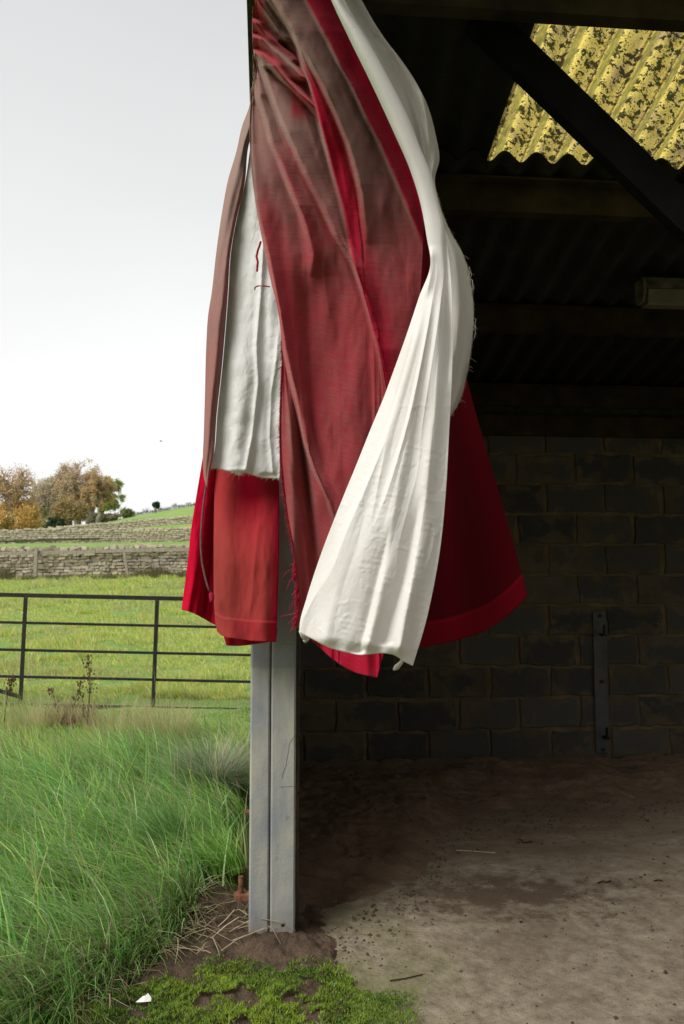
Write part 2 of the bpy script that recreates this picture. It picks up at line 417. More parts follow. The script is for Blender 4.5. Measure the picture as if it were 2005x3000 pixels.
def m_lining(name, c, c2, stain=0.5):
    t = NT(name); uv = t.uv(); v = t.obj()
    st = t.noise(t.mapping(v, (3, 3, 1.2)), 2.0, 5, 0.6); w = t.noise(v, 420, 2, 0.5)
    cr = t.noise(t.mapping(v, (9, 9, 13), (0, 0.5, 0)), 1.6, 5, 0.62, 1.2); cr2 = t.noise(t.mapping(v, (30, 30, 70), (0, 0.35, 0)), 1.0, 3, 0.6, 0.8)
    f = t.attr('fade')
    c1 = t.mix(t.rng(st, 0.48, 0.7, 0, stain), c, c2)
    t.col(t.mix(f, c1, (0.42, 0.42, 0.34, 1))); t.rough(0.85); t.p.inputs['Specular IOR Level'].default_value = 0.15
    ridge = t.math('ABSOLUTE', t.math('SUBTRACT', cr, 0.5))
    h = t.math('ADD', t.math('MULTIPLY', t.math('MINIMUM', ridge, 0.08), 5.0), t.math('ADD', t.math('MULTIPLY', cr2, 0.25), t.math('MULTIPLY', w, 0.05)))
    t.bump(h, 0.0015, 0.2); t.leafy(0.24); return t.m
M_LINING = m_lining('cream_lining', (0.90, 0.87, 0.85, 1), (0.72, 0.68, 0.59, 1), 0.35)
M_LINING_B = m_lining('raw_lining', (0.70, 0.665, 0.63, 1), (0.52, 0.49, 0.42, 1))
M_LINING_L = m_lining('side_lining', (0.92, 0.915, 0.91, 1), (0.80, 0.80, 0.77, 1), 0.5)
# ------------------------------------------------------------------ terrain
def row_z(Y, ysrc):
    dx, dy, dz = ray(1002.5, ysrc); return CAM_H + dz / dy * Y
T_Y = np.array([-2000, 9.0, 20.0, 35.0, 60.0, 75.0, 110.0, 150.0, 200.0, 300.0, 700.0, 3000.0])
T_L = np.array([0, 0.04, row_z(20, 1806), row_z(35, 1692), row_z(60, 1604), row_z(75, 1591), row_z(110, 1568), row_z(150, 1556), row_z(200, 1556), 11.0, 4.0, 0.0])
T_R = np.array([0, 0.04, row_z(20, 1802), row_z(35, 1686), row_z(60, 1600), row_z(75, 1588), row_z(110, 1534), row_z(150, 1503), row_z(200, 1484), 14.0, 6.0, 0.0])
GX = np.array([-1.6, -1.3, -1.1, -.84, -.73, -.6, -.43, -.36]); GY = np.array([1.9, 2.25, 2.5, 2.84, 3.12, 3.42, 3.5, 3.6])   # front edge of the grass
def terrain(X, Y):
    X, Y = np.asarray(X, float), np.asarray(Y, float)
    s = np.clip((X / np.maximum(Y, 1.0) + 0.375) / 0.181, -0.6, 1.5)
    zl, zr = np.interp(Y, T_Y, T_L), np.interp(Y, T_Y, T_R)
    z = zl + (zr - zl) * s
    big = (fbm(X * 0.35, Y * 0.35, 3) - 0.5)
    z = z + big * 0.10 * smooth(6, 12, Y)
    near = smooth(11, 7.5, Y) * smooth(0.2, -0.4, X)
    inside = smooth(-0.02, 0.12, Y - np.interp(X, GX, GY)) * smooth(-0.30, -0.5, X + 0.087 * (Y - 3.18))
    bumps = 0.05 + 0.16 * (fbm(X * 1.5 + 4, Y * 1.1, 3) - 0.5)
    z = z + near * inside * bumps
    z = z - 0.10 * (1 - smooth(0.0, 0.14, Y - np.interp(X, GX, GY))) * smooth(0.5, 1.5, Y) * smooth(-3.2, -2.6, X)
    z = z - 0.09 * smooth(-0.5, -0.36, X + 0.087 * (Y - 3.18)) * smooth(12, 8, Y) * smooth(-8, -3, Y)
    return z
nr, na = 150, 420
rr = np.concatenate([[0.3], np.geomspace(0.6, 2600, nr - 1)])
aa = np.linspace(0, 2 * math.pi, na, endpoint=False)
RX, AX = np.meshgrid(rr, aa, indexing='ij')
gx, gy = (RX * np.sin(AX)).ravel(), (RX * np.cos(AX)).ravel()
gv = np.stack([gx, gy, terrain(gx, gy) - (0.05 + 0.10 * (1 - smooth(0.2, 0.5, gy - np.interp(gx, GX, GY)))) * smooth(8, 6, gy) * smooth(0, 1, gy) * smooth(0, -0.3, gx)], 1)
ii, jj = np.meshgrid(np.arange(nr - 1), np.arange(na), indexing='ij')
j2 = (jj + 1) % na
gf = np.stack([ii * na + jj, (ii + 1) * na + jj, (ii + 1) * na + j2, ii * na + j2], -1).reshape(-1, 4)[:, ::-1]
me = make_mesh('ground', gv, np.ascontiguousarray(gf), smooth_shade=True)
ground = link('ground', me, M_FIELD); tag(ground, kind='structure')

# ------------------------------------------------------------------ barn frame
YAW = math.radians(5.0)
P0 = Vector((-0.27, 3.18, 0.0))
barn = empty('barn', P0, YAW)
tag(barn, 'dark open-fronted block barn with corrugated roof and steel purlins', 'barn')
cy_, sy_ = math.cos(YAW), math.sin(YAW)
def to_world(u, v, z=0.0): return Vector((P0.x + u * cy_ - v * sy_, P0.y + u * sy_ + v * cy_, z))
def to_local(X, Y):
    dx, dy = X - P0.x, Y - P0.y
    return dx * cy_ + dy * sy_, -dx * sy_ + dy * cy_
def px_on_plane(x, y, v):                              # pixel -> barn-local point on the upright plane at depth v
    dx, dy, dz = ray(x, y)
    n = Vector((-sy_, cy_, 0)); o = P0 + n * v; d = Vector((dx, dy, dz)); c = Vector((0, 0, CAM_H))
    t = (o - c).dot(n) / d.dot(n); p = c + d * t
    u, vv = to_local(p.x, p.y); return Vector((u, vv, p.z))

WALL_V, U1 = 2.55, 8.2
ROOF0, SLOPE = 2.79, 0.25                              # sheet underside height at v = 2.4, fall towards the back
def roof_z(v): return ROOF0 + SLOPE * (2.4 - v)

# concrete floor
def grid_obj(name, x0, x1, y0, y1, nx, ny, zf, mat, to=None, smooth_shade=True, mask=None):
    xs, ys = np.meshgrid(np.linspace(x0, x1, nx), np.linspace(y0, y1, ny), indexing='ij')
    x, y = xs.ravel(), ys.ravel(); z = zf(x, y)
    i, j = np.meshgrid(np.arange(nx - 1), np.arange(ny - 1), indexing='ij')
    f = np.stack([i * ny + j, (i + 1) * ny + j, (i + 1) * ny + j + 1, i * ny + j + 1], -1).reshape(-1, 4)
    if mask is not None:
        keep = mask(x, y)[f].any(1); f = f[keep]
    return link(name, make_mesh(name, np.stack([x, y, z], 1), np.ascontiguousarray(f), smooth_shade=smooth_shade), mat)
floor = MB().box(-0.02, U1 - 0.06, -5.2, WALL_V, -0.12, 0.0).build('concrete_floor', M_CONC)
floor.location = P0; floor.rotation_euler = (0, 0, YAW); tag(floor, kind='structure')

# drifted dirt along the back wall and in the corner behind the post
BX = np.array([-0.6, -0.2, .12, .35, .5, .52, .8, 1.4, 3.0, 9.0]); BY = np.array([2.9, 3.12, 3.55, 3.9, 4.2, 4.5, 4.85, 5.1, 5.25, 5.9])
def dirt_h(X, Y):
    d = Y - np.interp(X, BX, BY) + (fbm(X * 2.5, Y * 2.5, 4) - 0.5) * 0.7
    h = 0.11 * smooth(-0.05, 0.9, d) + 0.006 * smooth(-0.1, 0.08, d)
    ripple = (fbm(X * 5 + 2, Y * 16, 4) - 0.5) * 0.05 + (fbm(X * 26, Y * 26, 3) - 0.5) * 0.03
    h = h + ripple * smooth(-0.12, 0.25, d)
    patch = smooth(0.55, 0.15, np.hypot((X - 0.75) / 1.0, (Y - 3.78) / 0.45)) * (fbm(X * 9, Y * 11, 4) - 0.42) * 0.09
    return h - 0.012
def dirt_local(u, v):
    X, Y = P0.x + u * cy_ - v * sy_, P0.y + u * sy_ + v * cy_
    return dirt_h(X, Y)
dirt = grid_obj('dirt', 0.03, 6.5, -0.15, WALL_V - 0.01, 420, 190, dirt_local, M_DIRT, mask=lambda u, v: dirt_local(u, v) > -0.004)
_n = len(dirt.data.vertices); _c = np.empty(_n * 3, np.float32); dirt.data.vertices.foreach_get('co', _c); _c = _c.reshape(-1, 3)
_a = dirt.data.attributes.new('cover', 'FLOAT', 'POINT'); _a.data.foreach_set('value', smooth(-0.006, 0.006, _c[:, 2]).astype(np.float32))
dirt.location = P0; dirt.rotation_euler = (0, 0, YAW); tag(dirt, kind='structure')

# ------------------------------------------------------------------ block walls
def block_mesh(w, h, d, seed):
    r = random.Random(seed); pts = []; w *= r.uniform(.965, 1.0); h *= r.uniform(.96, 1.0)
    n = 5
    def edge(ax, ay, bx, by, k):
        for i in range(k):
            f = i / k; j = 0.011
            pts.append((ax + (bx - ax) * f + r.uniform(-j, j), ay + (by - ay) * f + r.uniform(-j, j)))
    edge(0, 0, w, 0, 6); edge(w, 0, w, h, 3); edge(w, h, 0, h, 6); edge(0, h, 0, 0, 3)
    m = len(pts); cx, cz = w / 2, h / 2
    ins = [(cx + (x - cx) * 0.97, cz + (z - cz) * 0.94) for x, z in pts]
    v = [(x, 0.0, z) for x, z in ins] + [(x, 0.006, z) for x, z in pts] + [(x, d, z) for x, z in pts]
    f = [tuple(range(m))]
    for k in (0, m):
        f += [(k + i, k + m + i, k + m + (i + 1) % m, k + (i + 1) % m) for i in range(m)]
    b = MB().add(v, f); me_ = b.mesh('block'); me_.materials.append(M_BLOCK); return me_
BLK = [block_mesh(0.436, 0.205, 0.03, s) for s in range(6)]
HALF = [block_mesh(0.206, 0.205, 0.03, 20 + s) for s in range(3)]
Z0B = 0.073 - 0.225

def wall_run(parent, length, top, place, rotz, first=0.0):
    w = MB().box(0, length, 0.03, 0.21, -0.2, top).build('wall', M_MORTAR, parent)
    w.location = place; w.rotation_euler = (0, 0, rotz)
    rr_ = random.Random(int(length * 100)); z, c = Z0B, 0
    while z < top - 0.1:
        x = first if c % 2 == 0 else first - 0.225
        while x < length - 0.05:
            if x < -0.01: me_, bx = HALF[rr_.randrange(3)], x + 0.225
            elif x + 0.436 > length: me_, bx = HALF[rr_.randrange(3)], x
            else: me_, bx = BLK[rr_.randrange(6)], x
            if bx + (0.2 if me_ in HALF else 0.43) <= length + 0.01:
                b = link('block', me_, None, w, (bx + 0.007 + rr_.uniform(-.008, .008), 0.022 - rr_.uniform(0, .006), z + 0.01 + rr_.uniform(-.006, .006)))
                b.rotation_euler = (0, rr_.uniform(-.006, .006), rr_.uniform(-.004, .004))
            x += 0.45
        z += 0.225; c += 1
    return w
wall_back = wall_run(barn, 6.2, 2.45, (0.0, WALL_V, 0), 0.0, first=0.0)
wall_back['label'] = 'long block wall at the back of the barn'
wall_side = wall_run(barn, 2.35, 2.40, (0.02, 0.16, 0), math.pi / 2, first=0.0)   # faces +u after the turn
# turn so that blocks face into the barn
wall_side.location = (0.13, 0.17, 0); wall_side.rotation_euler = (0, 0, math.pi / 2); 
wall_side.scale = (1, 1, 1)
# boarding between the side wall and the roof
bd = MB()
for k in range(15):
    v0 = 0.17 + k * 0.158
    bd.box(-0.10, -0.075, v0, v0 + 0.15, 2.40, roof_z(v0 + 0.15) - 0.04)
bd.build('side_boarding', M_TIMBER, barn)
end_wall = MB().box(U1 - 0.05, U1 + 0.15, -1.0, WALL_V + 0.2, -0.2, 2.6).build('wall', M_MORTAR, barn)
MB().box(6.2, U1 - 0.052, WALL_V + 0.025, WALL_V + 0.2, -0.2, 2.45).build('wall', M_MORTAR, barn)
# wall plate above the blocks
MB().box(-0.05, U1, WALL_V - 0.03, WALL_V + 0.17, 2.452, 2.60).build('wall_plate', M_STEEL, barn)
MB().box(-0.05, U1, WALL_V + 0.03, WALL_V + 0.16, 2.601, roof_z(WALL_V + 0.16) + 0.03).build('eaves_closer', M_TIMBER, barn)

# ------------------------------------------------------------------ roof
PITCH_C = 0.15
def sheet(name, u0, u1, v0, v1, lift, mat, parent, nlong=2):
    nu = int(round((u1 - u0) / PITCH_C * 12)) + 1
    us = np.linspace(u0, u1, nu); vs2 = np.linspace(v0, v1, nlong)
    A, B = np.meshgrid(us, vs2, indexing='ij'); a, b = A.ravel(), B.ravel()
    z = roof_z(b) + 0.028 + 0.027 * np.cos(a / PITCH_C * 2 * math.pi) + lift
    i, j = np.meshgrid(np.arange(nu - 1), np.arange(nlong - 1), indexing='ij')
    f = np.stack([i * nlong + j, (i + 1) * nlong + j, (i + 1) * nlong + j + 1, i * nlong + j + 1], -1).reshape(-1, 4)
    me_ = make_mesh(name, np.stack([a, b, z], 1), np.ascontiguousarray(f), smooth_shade=True)
    o = link(name, me_, mat, parent)
    if mat is not M_SKYL:
        s = o.modifiers.new('thick', 'SOLIDIFY'); s.thickness = 0.006; s.offset = 1
    return o
roof = MB().box(0.0, U1, -1.06, -1.035, roof_z(-1.05) - 0.13, roof_z(-1.05) - 0.004).build('roof', M_TIMBER, barn)
u = -0.08
cols = [-0.085, 0.965, 2.015, 3.065, 4.115, 5.165, 6.215, 7.265]
for k, c in enumerate(cols):
    sheet('roof_sheet', c, min(c + 1.05, U1), 0.27, 2.85, 0.0, M_ROOF, roof)
    if k in (1, 2): sheet('translucent_sheet', c, c + 1.05, -1.03, 0.42, 0.012, M_SKYL, roof)
    else: sheet('roof_sheet', c, min(c + 1.05, U1), -1.03, 0.42, 0.012, M_ROOF, roof)
verge = MB()
vz = [(-2.0, 0), (2.85, 0)]
verge.add([(x, v, roof_z(v) + dz) for v in (-1.08, 2.85) for x, dz in ((-0.112, -0.02), (-0.092, -0.02), (-0.092, 0.10), (-0.112, 0.10))],
          [(0, 1, 2, 3), (7, 6, 5, 4), (0, 4, 5, 1), (1, 5, 6, 2), (2, 6, 7, 3), (3, 7, 4, 0)])
verge.build('verge_board', M_TIMBER, barn)
for k, v in enumerate((2.38, 1.40, 0.38, -0.62)):   # Z-section purlins
    z1 = roof_z(v) - 0.002; zb = z1 - 0.15 + (0 if k else 0.0)
    p = MB().box(-0.09, U1 - 0.06, v, v + 0.012, zb, z1).box(-0.09, U1 - 0.06, v + 0.0125, v + 0.06, zb, zb + 0.012).box(-0.09, U1 - 0.06, v - 0.05, v - 0.0005, z1 - 0.012, z1 - 0.001)
    p.build('purlin', M_STEEL, barn)
for uu in (3.6, 6.6):                                  # rafters
    MB().add([(uu + a, v, roof_z(v) - 0.152 + dz) for v in (-0.62, 2.5) for a, dz in ((-.05, -.16), (.05, -.16), (.05, 0), (-.05, 0))],
             [(0, 1, 2, 3), (7, 6, 5, 4), (0, 4, 5, 1), (1, 5, 6, 2), (2, 6, 7, 3), (3, 7, 4, 0)]).build('rafter', M_STEEL, barn)
a = px_on_plane(1445, 92, -0.53); b = px_on_plane(1918, 552, -0.53); dd = (b - a).normalized()
MB().bar(a - dd * 0.08, b + dd * ((2.03 - b.x) / dd.x), 0.05, 0.125, up=(0, 0, 1)).build('brace', M_BLACK, barn)
MB().box(2.02, 2.18, -0.60, -0.44, -0.1, roof_z(-0.6) - 0.16, 0.012).build('stanchion', M_STEEL, barn)
MB().box(6.5, 6.68, -0.60, -0.44, -0.1, roof_z(-0.6) - 0.16, 0.012).build('stanchion', M_STEEL, barn)

# ------------------------------------------------------------------ the pair of concrete posts
def post(x0, x1, hole=None):
    b = MB().box(x0, x1, 0.0, 0.15, -0.15, roof_z(0.1) - 0.01, 0.007)
    me_ = b.mesh('post'); o = link('post', me_, M_POST, barn)
    if hole:
        c = MB().tube([(hole[0], -0.03, hole[1]), (hole[0], 0.05, hole[1])], 0.0085, 16).build('cut', M_POST, barn)
        md = o.modifiers.new('hole', 'BOOLEAN'); md.object = c; md.operation = 'DIFFERENCE'; md.solver = 'EXACT'
        bpy.context.view_layer.update()
        nm = bpy.data.meshes.new_from_object(o.evaluated_get(bpy.context.evaluated_depsgraph_get()))
        o.modifiers.clear(); o.data = nm
        bpy.data.objects.remove(c)
    return o
h_ = px_on_plane(831, 2711, 0.0)
post_a = post(-0.090, -0.0125); post_b = post(-0.0085, 0.0885, (h_.x, h_.z))
hp = px_on_plane(705, 2625, 0.06)
pin = MB().bar((-0.089, 0.06, hp.z), (hp.x - 0.012, 0.06, hp.z), 0.045, 0.022)
pin.build('hinge_bracket', M_RUST, post_a)
MB().tube([(hp.x + 0.001, 0.06, hp.z + 0.0115), (hp.x + 0.001, 0.06, hp.z + 0.075)], 0.0105, 14).build('hinge_pin', M_RUST, post_a)
MB().tube([(hp.x - 0.002, 0.06, hp.z - 0.012), (hp.x - 0.002, 0.06, hp.z + 0.0112)], 0.024, 14).build('hinge_boss', M_RUST, post_a)
zb = px_on_plane(727, 2377, 0.06).z
for x0, x1, par in ((-0.108, -0.0905, post_a), (0.089, 0.101, post_b)):
    MB().tube([(x0, 0.05, zb), (x1, 0.05, zb)], 0.011, 6).build('bolt', M_RUST, par)
# hairline cracks in the right-hand post
def crack(pts, w=0.0009):
    q = [px_on_plane(x, y, 0.0) for x, y in pts]; m = MB()
    for k, (p1, p2) in enumerate(zip(q, q[1:])):
        m.bar((p1.x, -0.0004, p1.z), (p2.x, -0.0004, p2.z), 0.0008, w, up=(0, 0, 1) if abs(p2.x - p1.x) > abs(p2.z - p1.z) else (1, 0, 0))
    m.build('crack', M_GATE, post_b)
crack([(866, 2153), (858, 2165), (848, 2178), (846, 2200), (841, 2225), (838, 2245), (831, 2262), (826, 2280)])
crack([(826, 1886), (834, 1885), (842, 1889), (852, 1887), (858, 1889)])
crack([(822, 2306), (838, 2305), (852, 2304), (866, 2303)], 0.0006)

# ------------------------------------------------------------------ things fixed in the barn
# flat steel strap with gate hooks on the back wall
s0, s1 = px_on_plane(1748, 2205, WALL_V), px_on_plane(1777, 1792, WALL_V)
strap = empty('wall_strap', to_world((s0.x + s1.x) / 2, WALL_V + 0.015, s0.z), YAW)
tag(strap, 'flat grey steel strap with gate hooks bolted upright to the block wall', 'strap')
hgt, wd = s1.z - s0.z, s1.x - s0.x
MB().box(-wd / 2, wd / 2, -0.012, 0.012, 0, hgt).build('bar', M_STRAP, strap)
for fz in (0.02, 0.5, 0.97):
    MB().tube([(0.002, -0.024, hgt * fz), (0.002, -0.0125, hgt * fz)], 0.014, 6).build('bolt', M_STEEL, strap)
for fz in (0.11, 0.835):
    k = MB().bar((0.012, -0.0125, hgt * fz), (0.012, -0.075, hgt * fz), 0.03, 0.016)
    k.tube([(0.012, -0.062, hgt * fz + 0.008), (0.012, -0.062, hgt * fz + 0.075)], 0.0095, 10)
    k.build('hook', M_STEEL, strap)

# fluorescent batten under the roof sheets
lv = 1.0
l0, l1 = px_on_plane(1872, 818, lv), px_on_plane(1872, 898, lv)
lamp = empty('strip_light', to_world(l0.x, lv, 0), YAW)
tag(lamp, 'grimy unlit fluorescent strip light hung under the roof sheets', 'light')
zt, zbm = l0.z, l1.z
zm = zt - (zt - zbm) * 0.45
pr = lambda x0, x1, pts, nm, mt: MB().add([(x, y, z) for x in (x0, x1) for y, z in pts], [tuple(range(len(pts) - 1, -1, -1)), tuple(range(len(pts), 2 * len(pts)))] + [(i, (i + 1) % len(pts), (i + 1) % len(pts) + len(pts), i + len(pts)) for i in range(len(pts))]).build(nm, mt, lamp)
pr(0.02, 1.2, [(-.035, zt), (.035, zt), (.055, zm + .004), (-.055, zm + .004)], 'housing', M_LAMP)
pr(0.03, 1.19, [(-.052, zm), (.052, zm), (.045, zbm + .01), (.03, zbm), (-.03, zbm), (-.045, zbm + .01)], 'diffuser', M_LAMPCOVER)
pr(0.0, 0.018, [(-.05, zt - .008), (.05, zt - .008), (.056, zm - .02), (.03, zbm + .015), (-.03, zbm + .015), (-.056, zm - .02)], 'end_cap', M_LAMP)
for x in (0.25, 0.95):
    MB().tube([(x, 0, zt - 0.001), (x, 0, roof_z(lv) + 0.01)], 0.006, 8).build('hanger', M_STEEL, lamp)

# ------------------------------------------------------------------ field gate
GYD = 8.1
gc = at(450, 2075, GYD)
gate = empty('field_gate', (gc.x, GYD, gc.z), 0); gate.rotation_euler = (0, math.radians(1.25), 0)
tag(gate, 'black painted five bar steel field gate in long grass', 'gate')
gl, gr = -2.60, 1.28
zs = [0.0] + [ (2075 - y) / FPX * 8.05 for y in (1993, 1916, 1837, 1757)]
for k, z in enumerate(zs):
    hh = 0.042 if k in (0, 4) else 0.026
    x0 = gl
    MB().box(x0, gr, -0.012, 0.012, z - hh / 2, z + hh / 2, 0).build('rail', M_GATE, gate)
xl = (65 - 450) / FPX * 8.05
for x in (gl - 0.02, xl, 0.0, gr):
    MB().box(x - 0.02, x + 0.02, -0.020, -0.0125, 0.022, zs[4] - 0.0215).build('upright', M_GATE, gate)
MB().bar((gl + 0.02, 0.018, zs[1] + 0.12), (xl - 0.02, 0.018, 0.08), 0.012, 0.04).build('brace', M_GATE, gate)
for xx, lb in ((gc.x + gr + 0.13, 'weathered timber gate post behind the barn corner'), (gc.x + gl - 0.14, 'weathered timber gate post at the braced end of the black gate')):
    gp = MB().box(-0.08, 0.08, -0.08, 0.08, -0.3, 1.32, 0.01).build('gate_post', M_RAIL)
    gp.location = (xx, GYD + 0.02, terrain(xx, GYD).item())
    tag(gp, lb, 'post', 'gate posts')

# ------------------------------------------------------------------ unseen wing added behind the viewer to shade the barn interior
wing = MB().box(-5.0, 11.0, -9.0, -8.4, -0.2, 7.0)
wing.build('shade_wing_wall', M_MORTAR, barn)
MB().add([(u_, v_, z_) for u_ in (-5.3, 11.3) for v_, z_ in ((-8.1, 6.9), (-12.0, 9.4), (-12.0, 9.5), (-8.1, 7.0))],
         [(0, 1, 2, 3), (7, 6, 5, 4), (0, 4, 5, 1), (1, 5, 6, 2), (2, 6, 7, 3), (3, 7, 4, 0)]).build('shade_wing_roof', M_ROOF, barn)
# ------------------------------------------------------------------ curtains
def poly(pts, n):                                       # resample a polyline smoothly (Catmull-Rom)
    p = np.array(pts, float); m = len(p)
    seg = np.r_[0, np.cumsum(np.hypot(*np.diff(p, axis=0).T))]; seg /= seg[-1]
    t = np.linspace(0, 1, n); out = np.empty((n, 2))
    k = np.clip(np.searchsorted(seg, t, side='right') - 1, 0, m - 2)
    f = (t - seg[k]) / (seg[k + 1] - seg[k])
    tan = np.gradient(p, seg, axis=0) if m > 2 else np.repeat((p[1:] - p[:1]), 2, 0)
    h = (seg[k + 1] - seg[k])[:, None]; f = f[:, None]
    return (2 * f**3 - 3 * f**2 + 1) * p[k] + (f**3 - 2 * f**2 + f) * h * tan[k] + (-2 * f**3 + 3 * f**2) * p[k + 1] + (f**3 - f**2) * h * tan[k + 1]
def coons(left, right, top, bottom, nu, nv):
    Lc, Rc = poly(left, nv), poly(right, nv); Tc, Bc = poly(top, nu), poly(bottom, nu)
    u = np.linspace(0, 1, nu)[:, None, None]; v = np.linspace(0, 1, nv)[None, :, None]
    Tc[0], Tc[-1], Bc[0], Bc[-1] = Lc[0], Rc[0], Lc[-1], Rc[-1]
    S = (1 - u) * Lc[None] + u * Rc[None] + (1 - v) * Tc[:, None] + v * Bc[:, None]
    S -= (1 - u) * (1 - v) * Lc[0] + u * (1 - v) * Rc[0] + (1 - u) * v * Lc[-1] + u * v * Rc[-1]
    return S[..., 0], S[..., 1]                         # viewer pixels
def line_dx(pts, x, y):
    p = np.array(pts, float); o = np.argsort(p[:, 1]); p = p[o]
    xr = np.interp(y, p[:, 1], p[:, 0])
    sl = np.interp(y, p[:, 1], np.gradient(p[:, 0], p[:, 1]))
    return (x - xr) / np.sqrt(1 + sl * sl), p[0, 1], p[-1, 1]
def ridge(pts, amp, wl, wr, x, y, fade=(30, 60), power=1.6):
    """height towards the viewer of a fold whose crest follows pts; wl / wr: how far it falls away left / right"""
    d, ya, yb = line_dx(pts, x, y)
    w = np.where(d < 0, wl, wr)
    e_ = np.exp(-(np.abs(d) / w) ** power)
    t = smooth(ya - 1, ya + fade[0], y) * smooth(yb + 1, yb - fade[1], y)
    return amp * e_ * t
def step(pts, amp, w, x, y, fade=(30, 60)):             # everything right of the line stands proud
    d, ya, yb = line_dx(pts, x, y)
    t = smooth(ya - 1, ya + fade[0], y) * smooth(yb + 1, yb - fade[1], y)
    return amp * smooth(-w, w, d) * t
def cloth(name, parent, xy, depth, fade, mat, thick=0.003, uvscale=(1, 1), loc=None):
    X, Yp = xy; nu, nv = X.shape
    dx = (X * K - 1002.5) / FPX; dyy = (1500 - Yp * K) / FPX
    c, s = math.cos(PITCH), math.sin(PITCH)
    t = depth / (c - s * dyy)
    V = np.stack([dx * t, depth + 0 * t, CAM_H + (s + c * dyy) * t], -1).reshape(-1, 3)
    i, j = np.meshgrid(np.arange(nu - 1), np.arange(nv - 1), indexing='ij')
    f = np.stack([i * nv + j, (i + 1) * nv + j, (i + 1) * nv + j + 1, i * nv + j + 1], -1).reshape(-1, 4)[:, ::-1]
    uu, vv = np.meshgrid(np.linspace(0, 1, nu) * uvscale[0], np.linspace(1, 0, nv) * uvscale[1], indexing='ij')
    V = V - np.array(parent.location)
    fd = np.clip(fade, 0, 1).ravel() if not np.isscalar(fade) else np.full(len(V), fade)
    me_ = make_mesh(name, V, np.ascontiguousarray(f), uv=np.stack([uu.ravel(), vv.ravel()], 1), attrs={'fade': fd}, smooth_shade=True)
    o = link(name, me_, mat, parent)
    so = o.modifiers.new('thick', 'SOLIDIFY'); so.thickness = thick; so.offset = -1
    return o, V.reshape(nu, nv, 3)

def gauss(x, m, s): return np.exp(-((x - m) / s) ** 2)

# ---- the big curtain blown across the opening
anchor = at(690 * K, -45 * K, 2.50)
curtain = empty('curtain', (anchor.x, anchor.y, anchor.z))
tag(curtain, 'large faded crimson velvet curtain with its cream lining blown outwards beside the post', 'curtain', 'curtains')

L1 = [(690, -45), (701, 0), (727, 48), (755, 100), (778, 148), (808, 201), (842, 275), (870, 328), (903, 403), (927, 459), (947, 510), (975, 580)]
L2B = [(612, -45), (633, 0), (657, 46), (681, 94), (703, 130), (733, 184), (755, 229), (774, 273), (796, 328), (812, 383), (826, 440), (832, 500), (838, 560)]
L2 = [(590, -45), (613, 0), (643, 40), (667, 72), (683, 112), (695, 156), (709, 192), (721, 235), (733, 285), (745, 328), (764, 400), (784, 469), (808, 592), (841, 706), (870, 810), (884, 886), (888, 930)]
L3 = [(583, 112), (595, 140), (613, 190), (629, 239), (649, 289), (667, 328), (700, 400), (737, 469), (770, 540), (813, 611), (840, 680), (862, 760)]
L3T = [(603, 148), (653, 192), (687, 239), (720, 285), (740, 330)]
L4 = [(585, 170), (593, 225), (609, 273), (621, 328), (640, 367), (668, 439), (690, 490), (704, 540), (714, 580), (712, 635)]
L5 = [(574, 359), (588, 479), (600, 530), (614, 588), (637, 706), (652, 801), (675, 896), (699, 1016), (720, 1076), (753, 1148), (775, 1220)]
S1 = [(581, 4), (603, 30), (623, 60), (639, 80), (651, 88), (673, 112)]
S2 = [(585, 76), (613, 104), (643, 128), (675, 160), (703, 190)]
S3 = [(587, 104), (623, 140), (649, 176), (675, 201), (719, 241), (735, 270)]
GAP = [(640, 182), (665, 205), (700, 240), (728, 275)]
main_left = [(583, -45), (581, 0), (578, 55), (580, 110), (582, 160), (576, 215), (572, 290), (574, 360), (588, 480), (603, 560), (620, 640), (637, 712), (646, 800), (643, 900), (641, 1000), (647, 1100), (658, 1180), (672, 1260), (681, 1330), (684, 1390), (676, 1432)]
main_right = [(748, -45), (765, 0), (808, 85), (858, 190), (908, 300), (950, 395), (975, 470), (992, 560), (1002, 640), (995, 740), (975, 870), (955, 1000), (935, 1150), (915, 1300), (895, 1430), (864, 1553)]
X, Y = coons(main_left, main_right, [(583, -45), (660, -45), (748, -45)], [(676, 1432), (697, 1452), (714, 1465), (760, 1508), (812, 1540), (864, 1553)], 330, 520)
base = 2.50 + 0.15 * smooth(-20, 450, Y) + 0.09 * smooth(0, 1500, Y)
back = smooth(760, 580, X + 0.0 * Y) * smooth(420, 180, Y) * smooth(-40, 140, Y)      # drawn back to where it is caught at the post
base = base + 0.12 * back
h = np.zeros_like(X)
d1, _, _ = line_dx(L1, X, Y)
def xat(pts, y):
    p = np.array(pts, float); return np.interp(y, p[:, 1], p[:, 0])
def pleat(pts, nxt, amp_y, w, tail=1.15, rmax=150, rise=0.7):
    """a fold: sharp lip on its left, then a long slope falling back to the next fold"""
    d, ya, yb = line_dx(pts, X, Y)
    R = np.clip(xat(nxt, Y) - xat(pts, Y) if nxt is not None else 110.0, 24, rmax)
    A = np.interp(Y, *zip(*amp_y))
    return A * smooth(-w, w * rise, d) * np.clip(1 - np.maximum(d, 0) / R, 0, 1) ** tail
far_r = [(780, -45), (1010, 620), (960, 1550)]
h += pleat(L5, L4, [(330, 0), (480, .06), (620, .09), (1000, .08), (1220, .0)], 9, rmax=120)
h += pleat(L4, L3, [(165, 0), (215, .06), (470, .08), (635, .0)], 10)
h += pleat(L3, L2, [(110, 0), (150, .06), (300, .105), (560, .09), (760, .0)], 11)
h += pleat(L2, None, [(-45, .05), (60, .075), (280, .075), (480, .045), (800, .042), (930, .0)], 9, 1.0, 150)
h += pleat(L2B, L1, [(-45, .04), (200, .06), (420, .06), (560, .0)], 11)
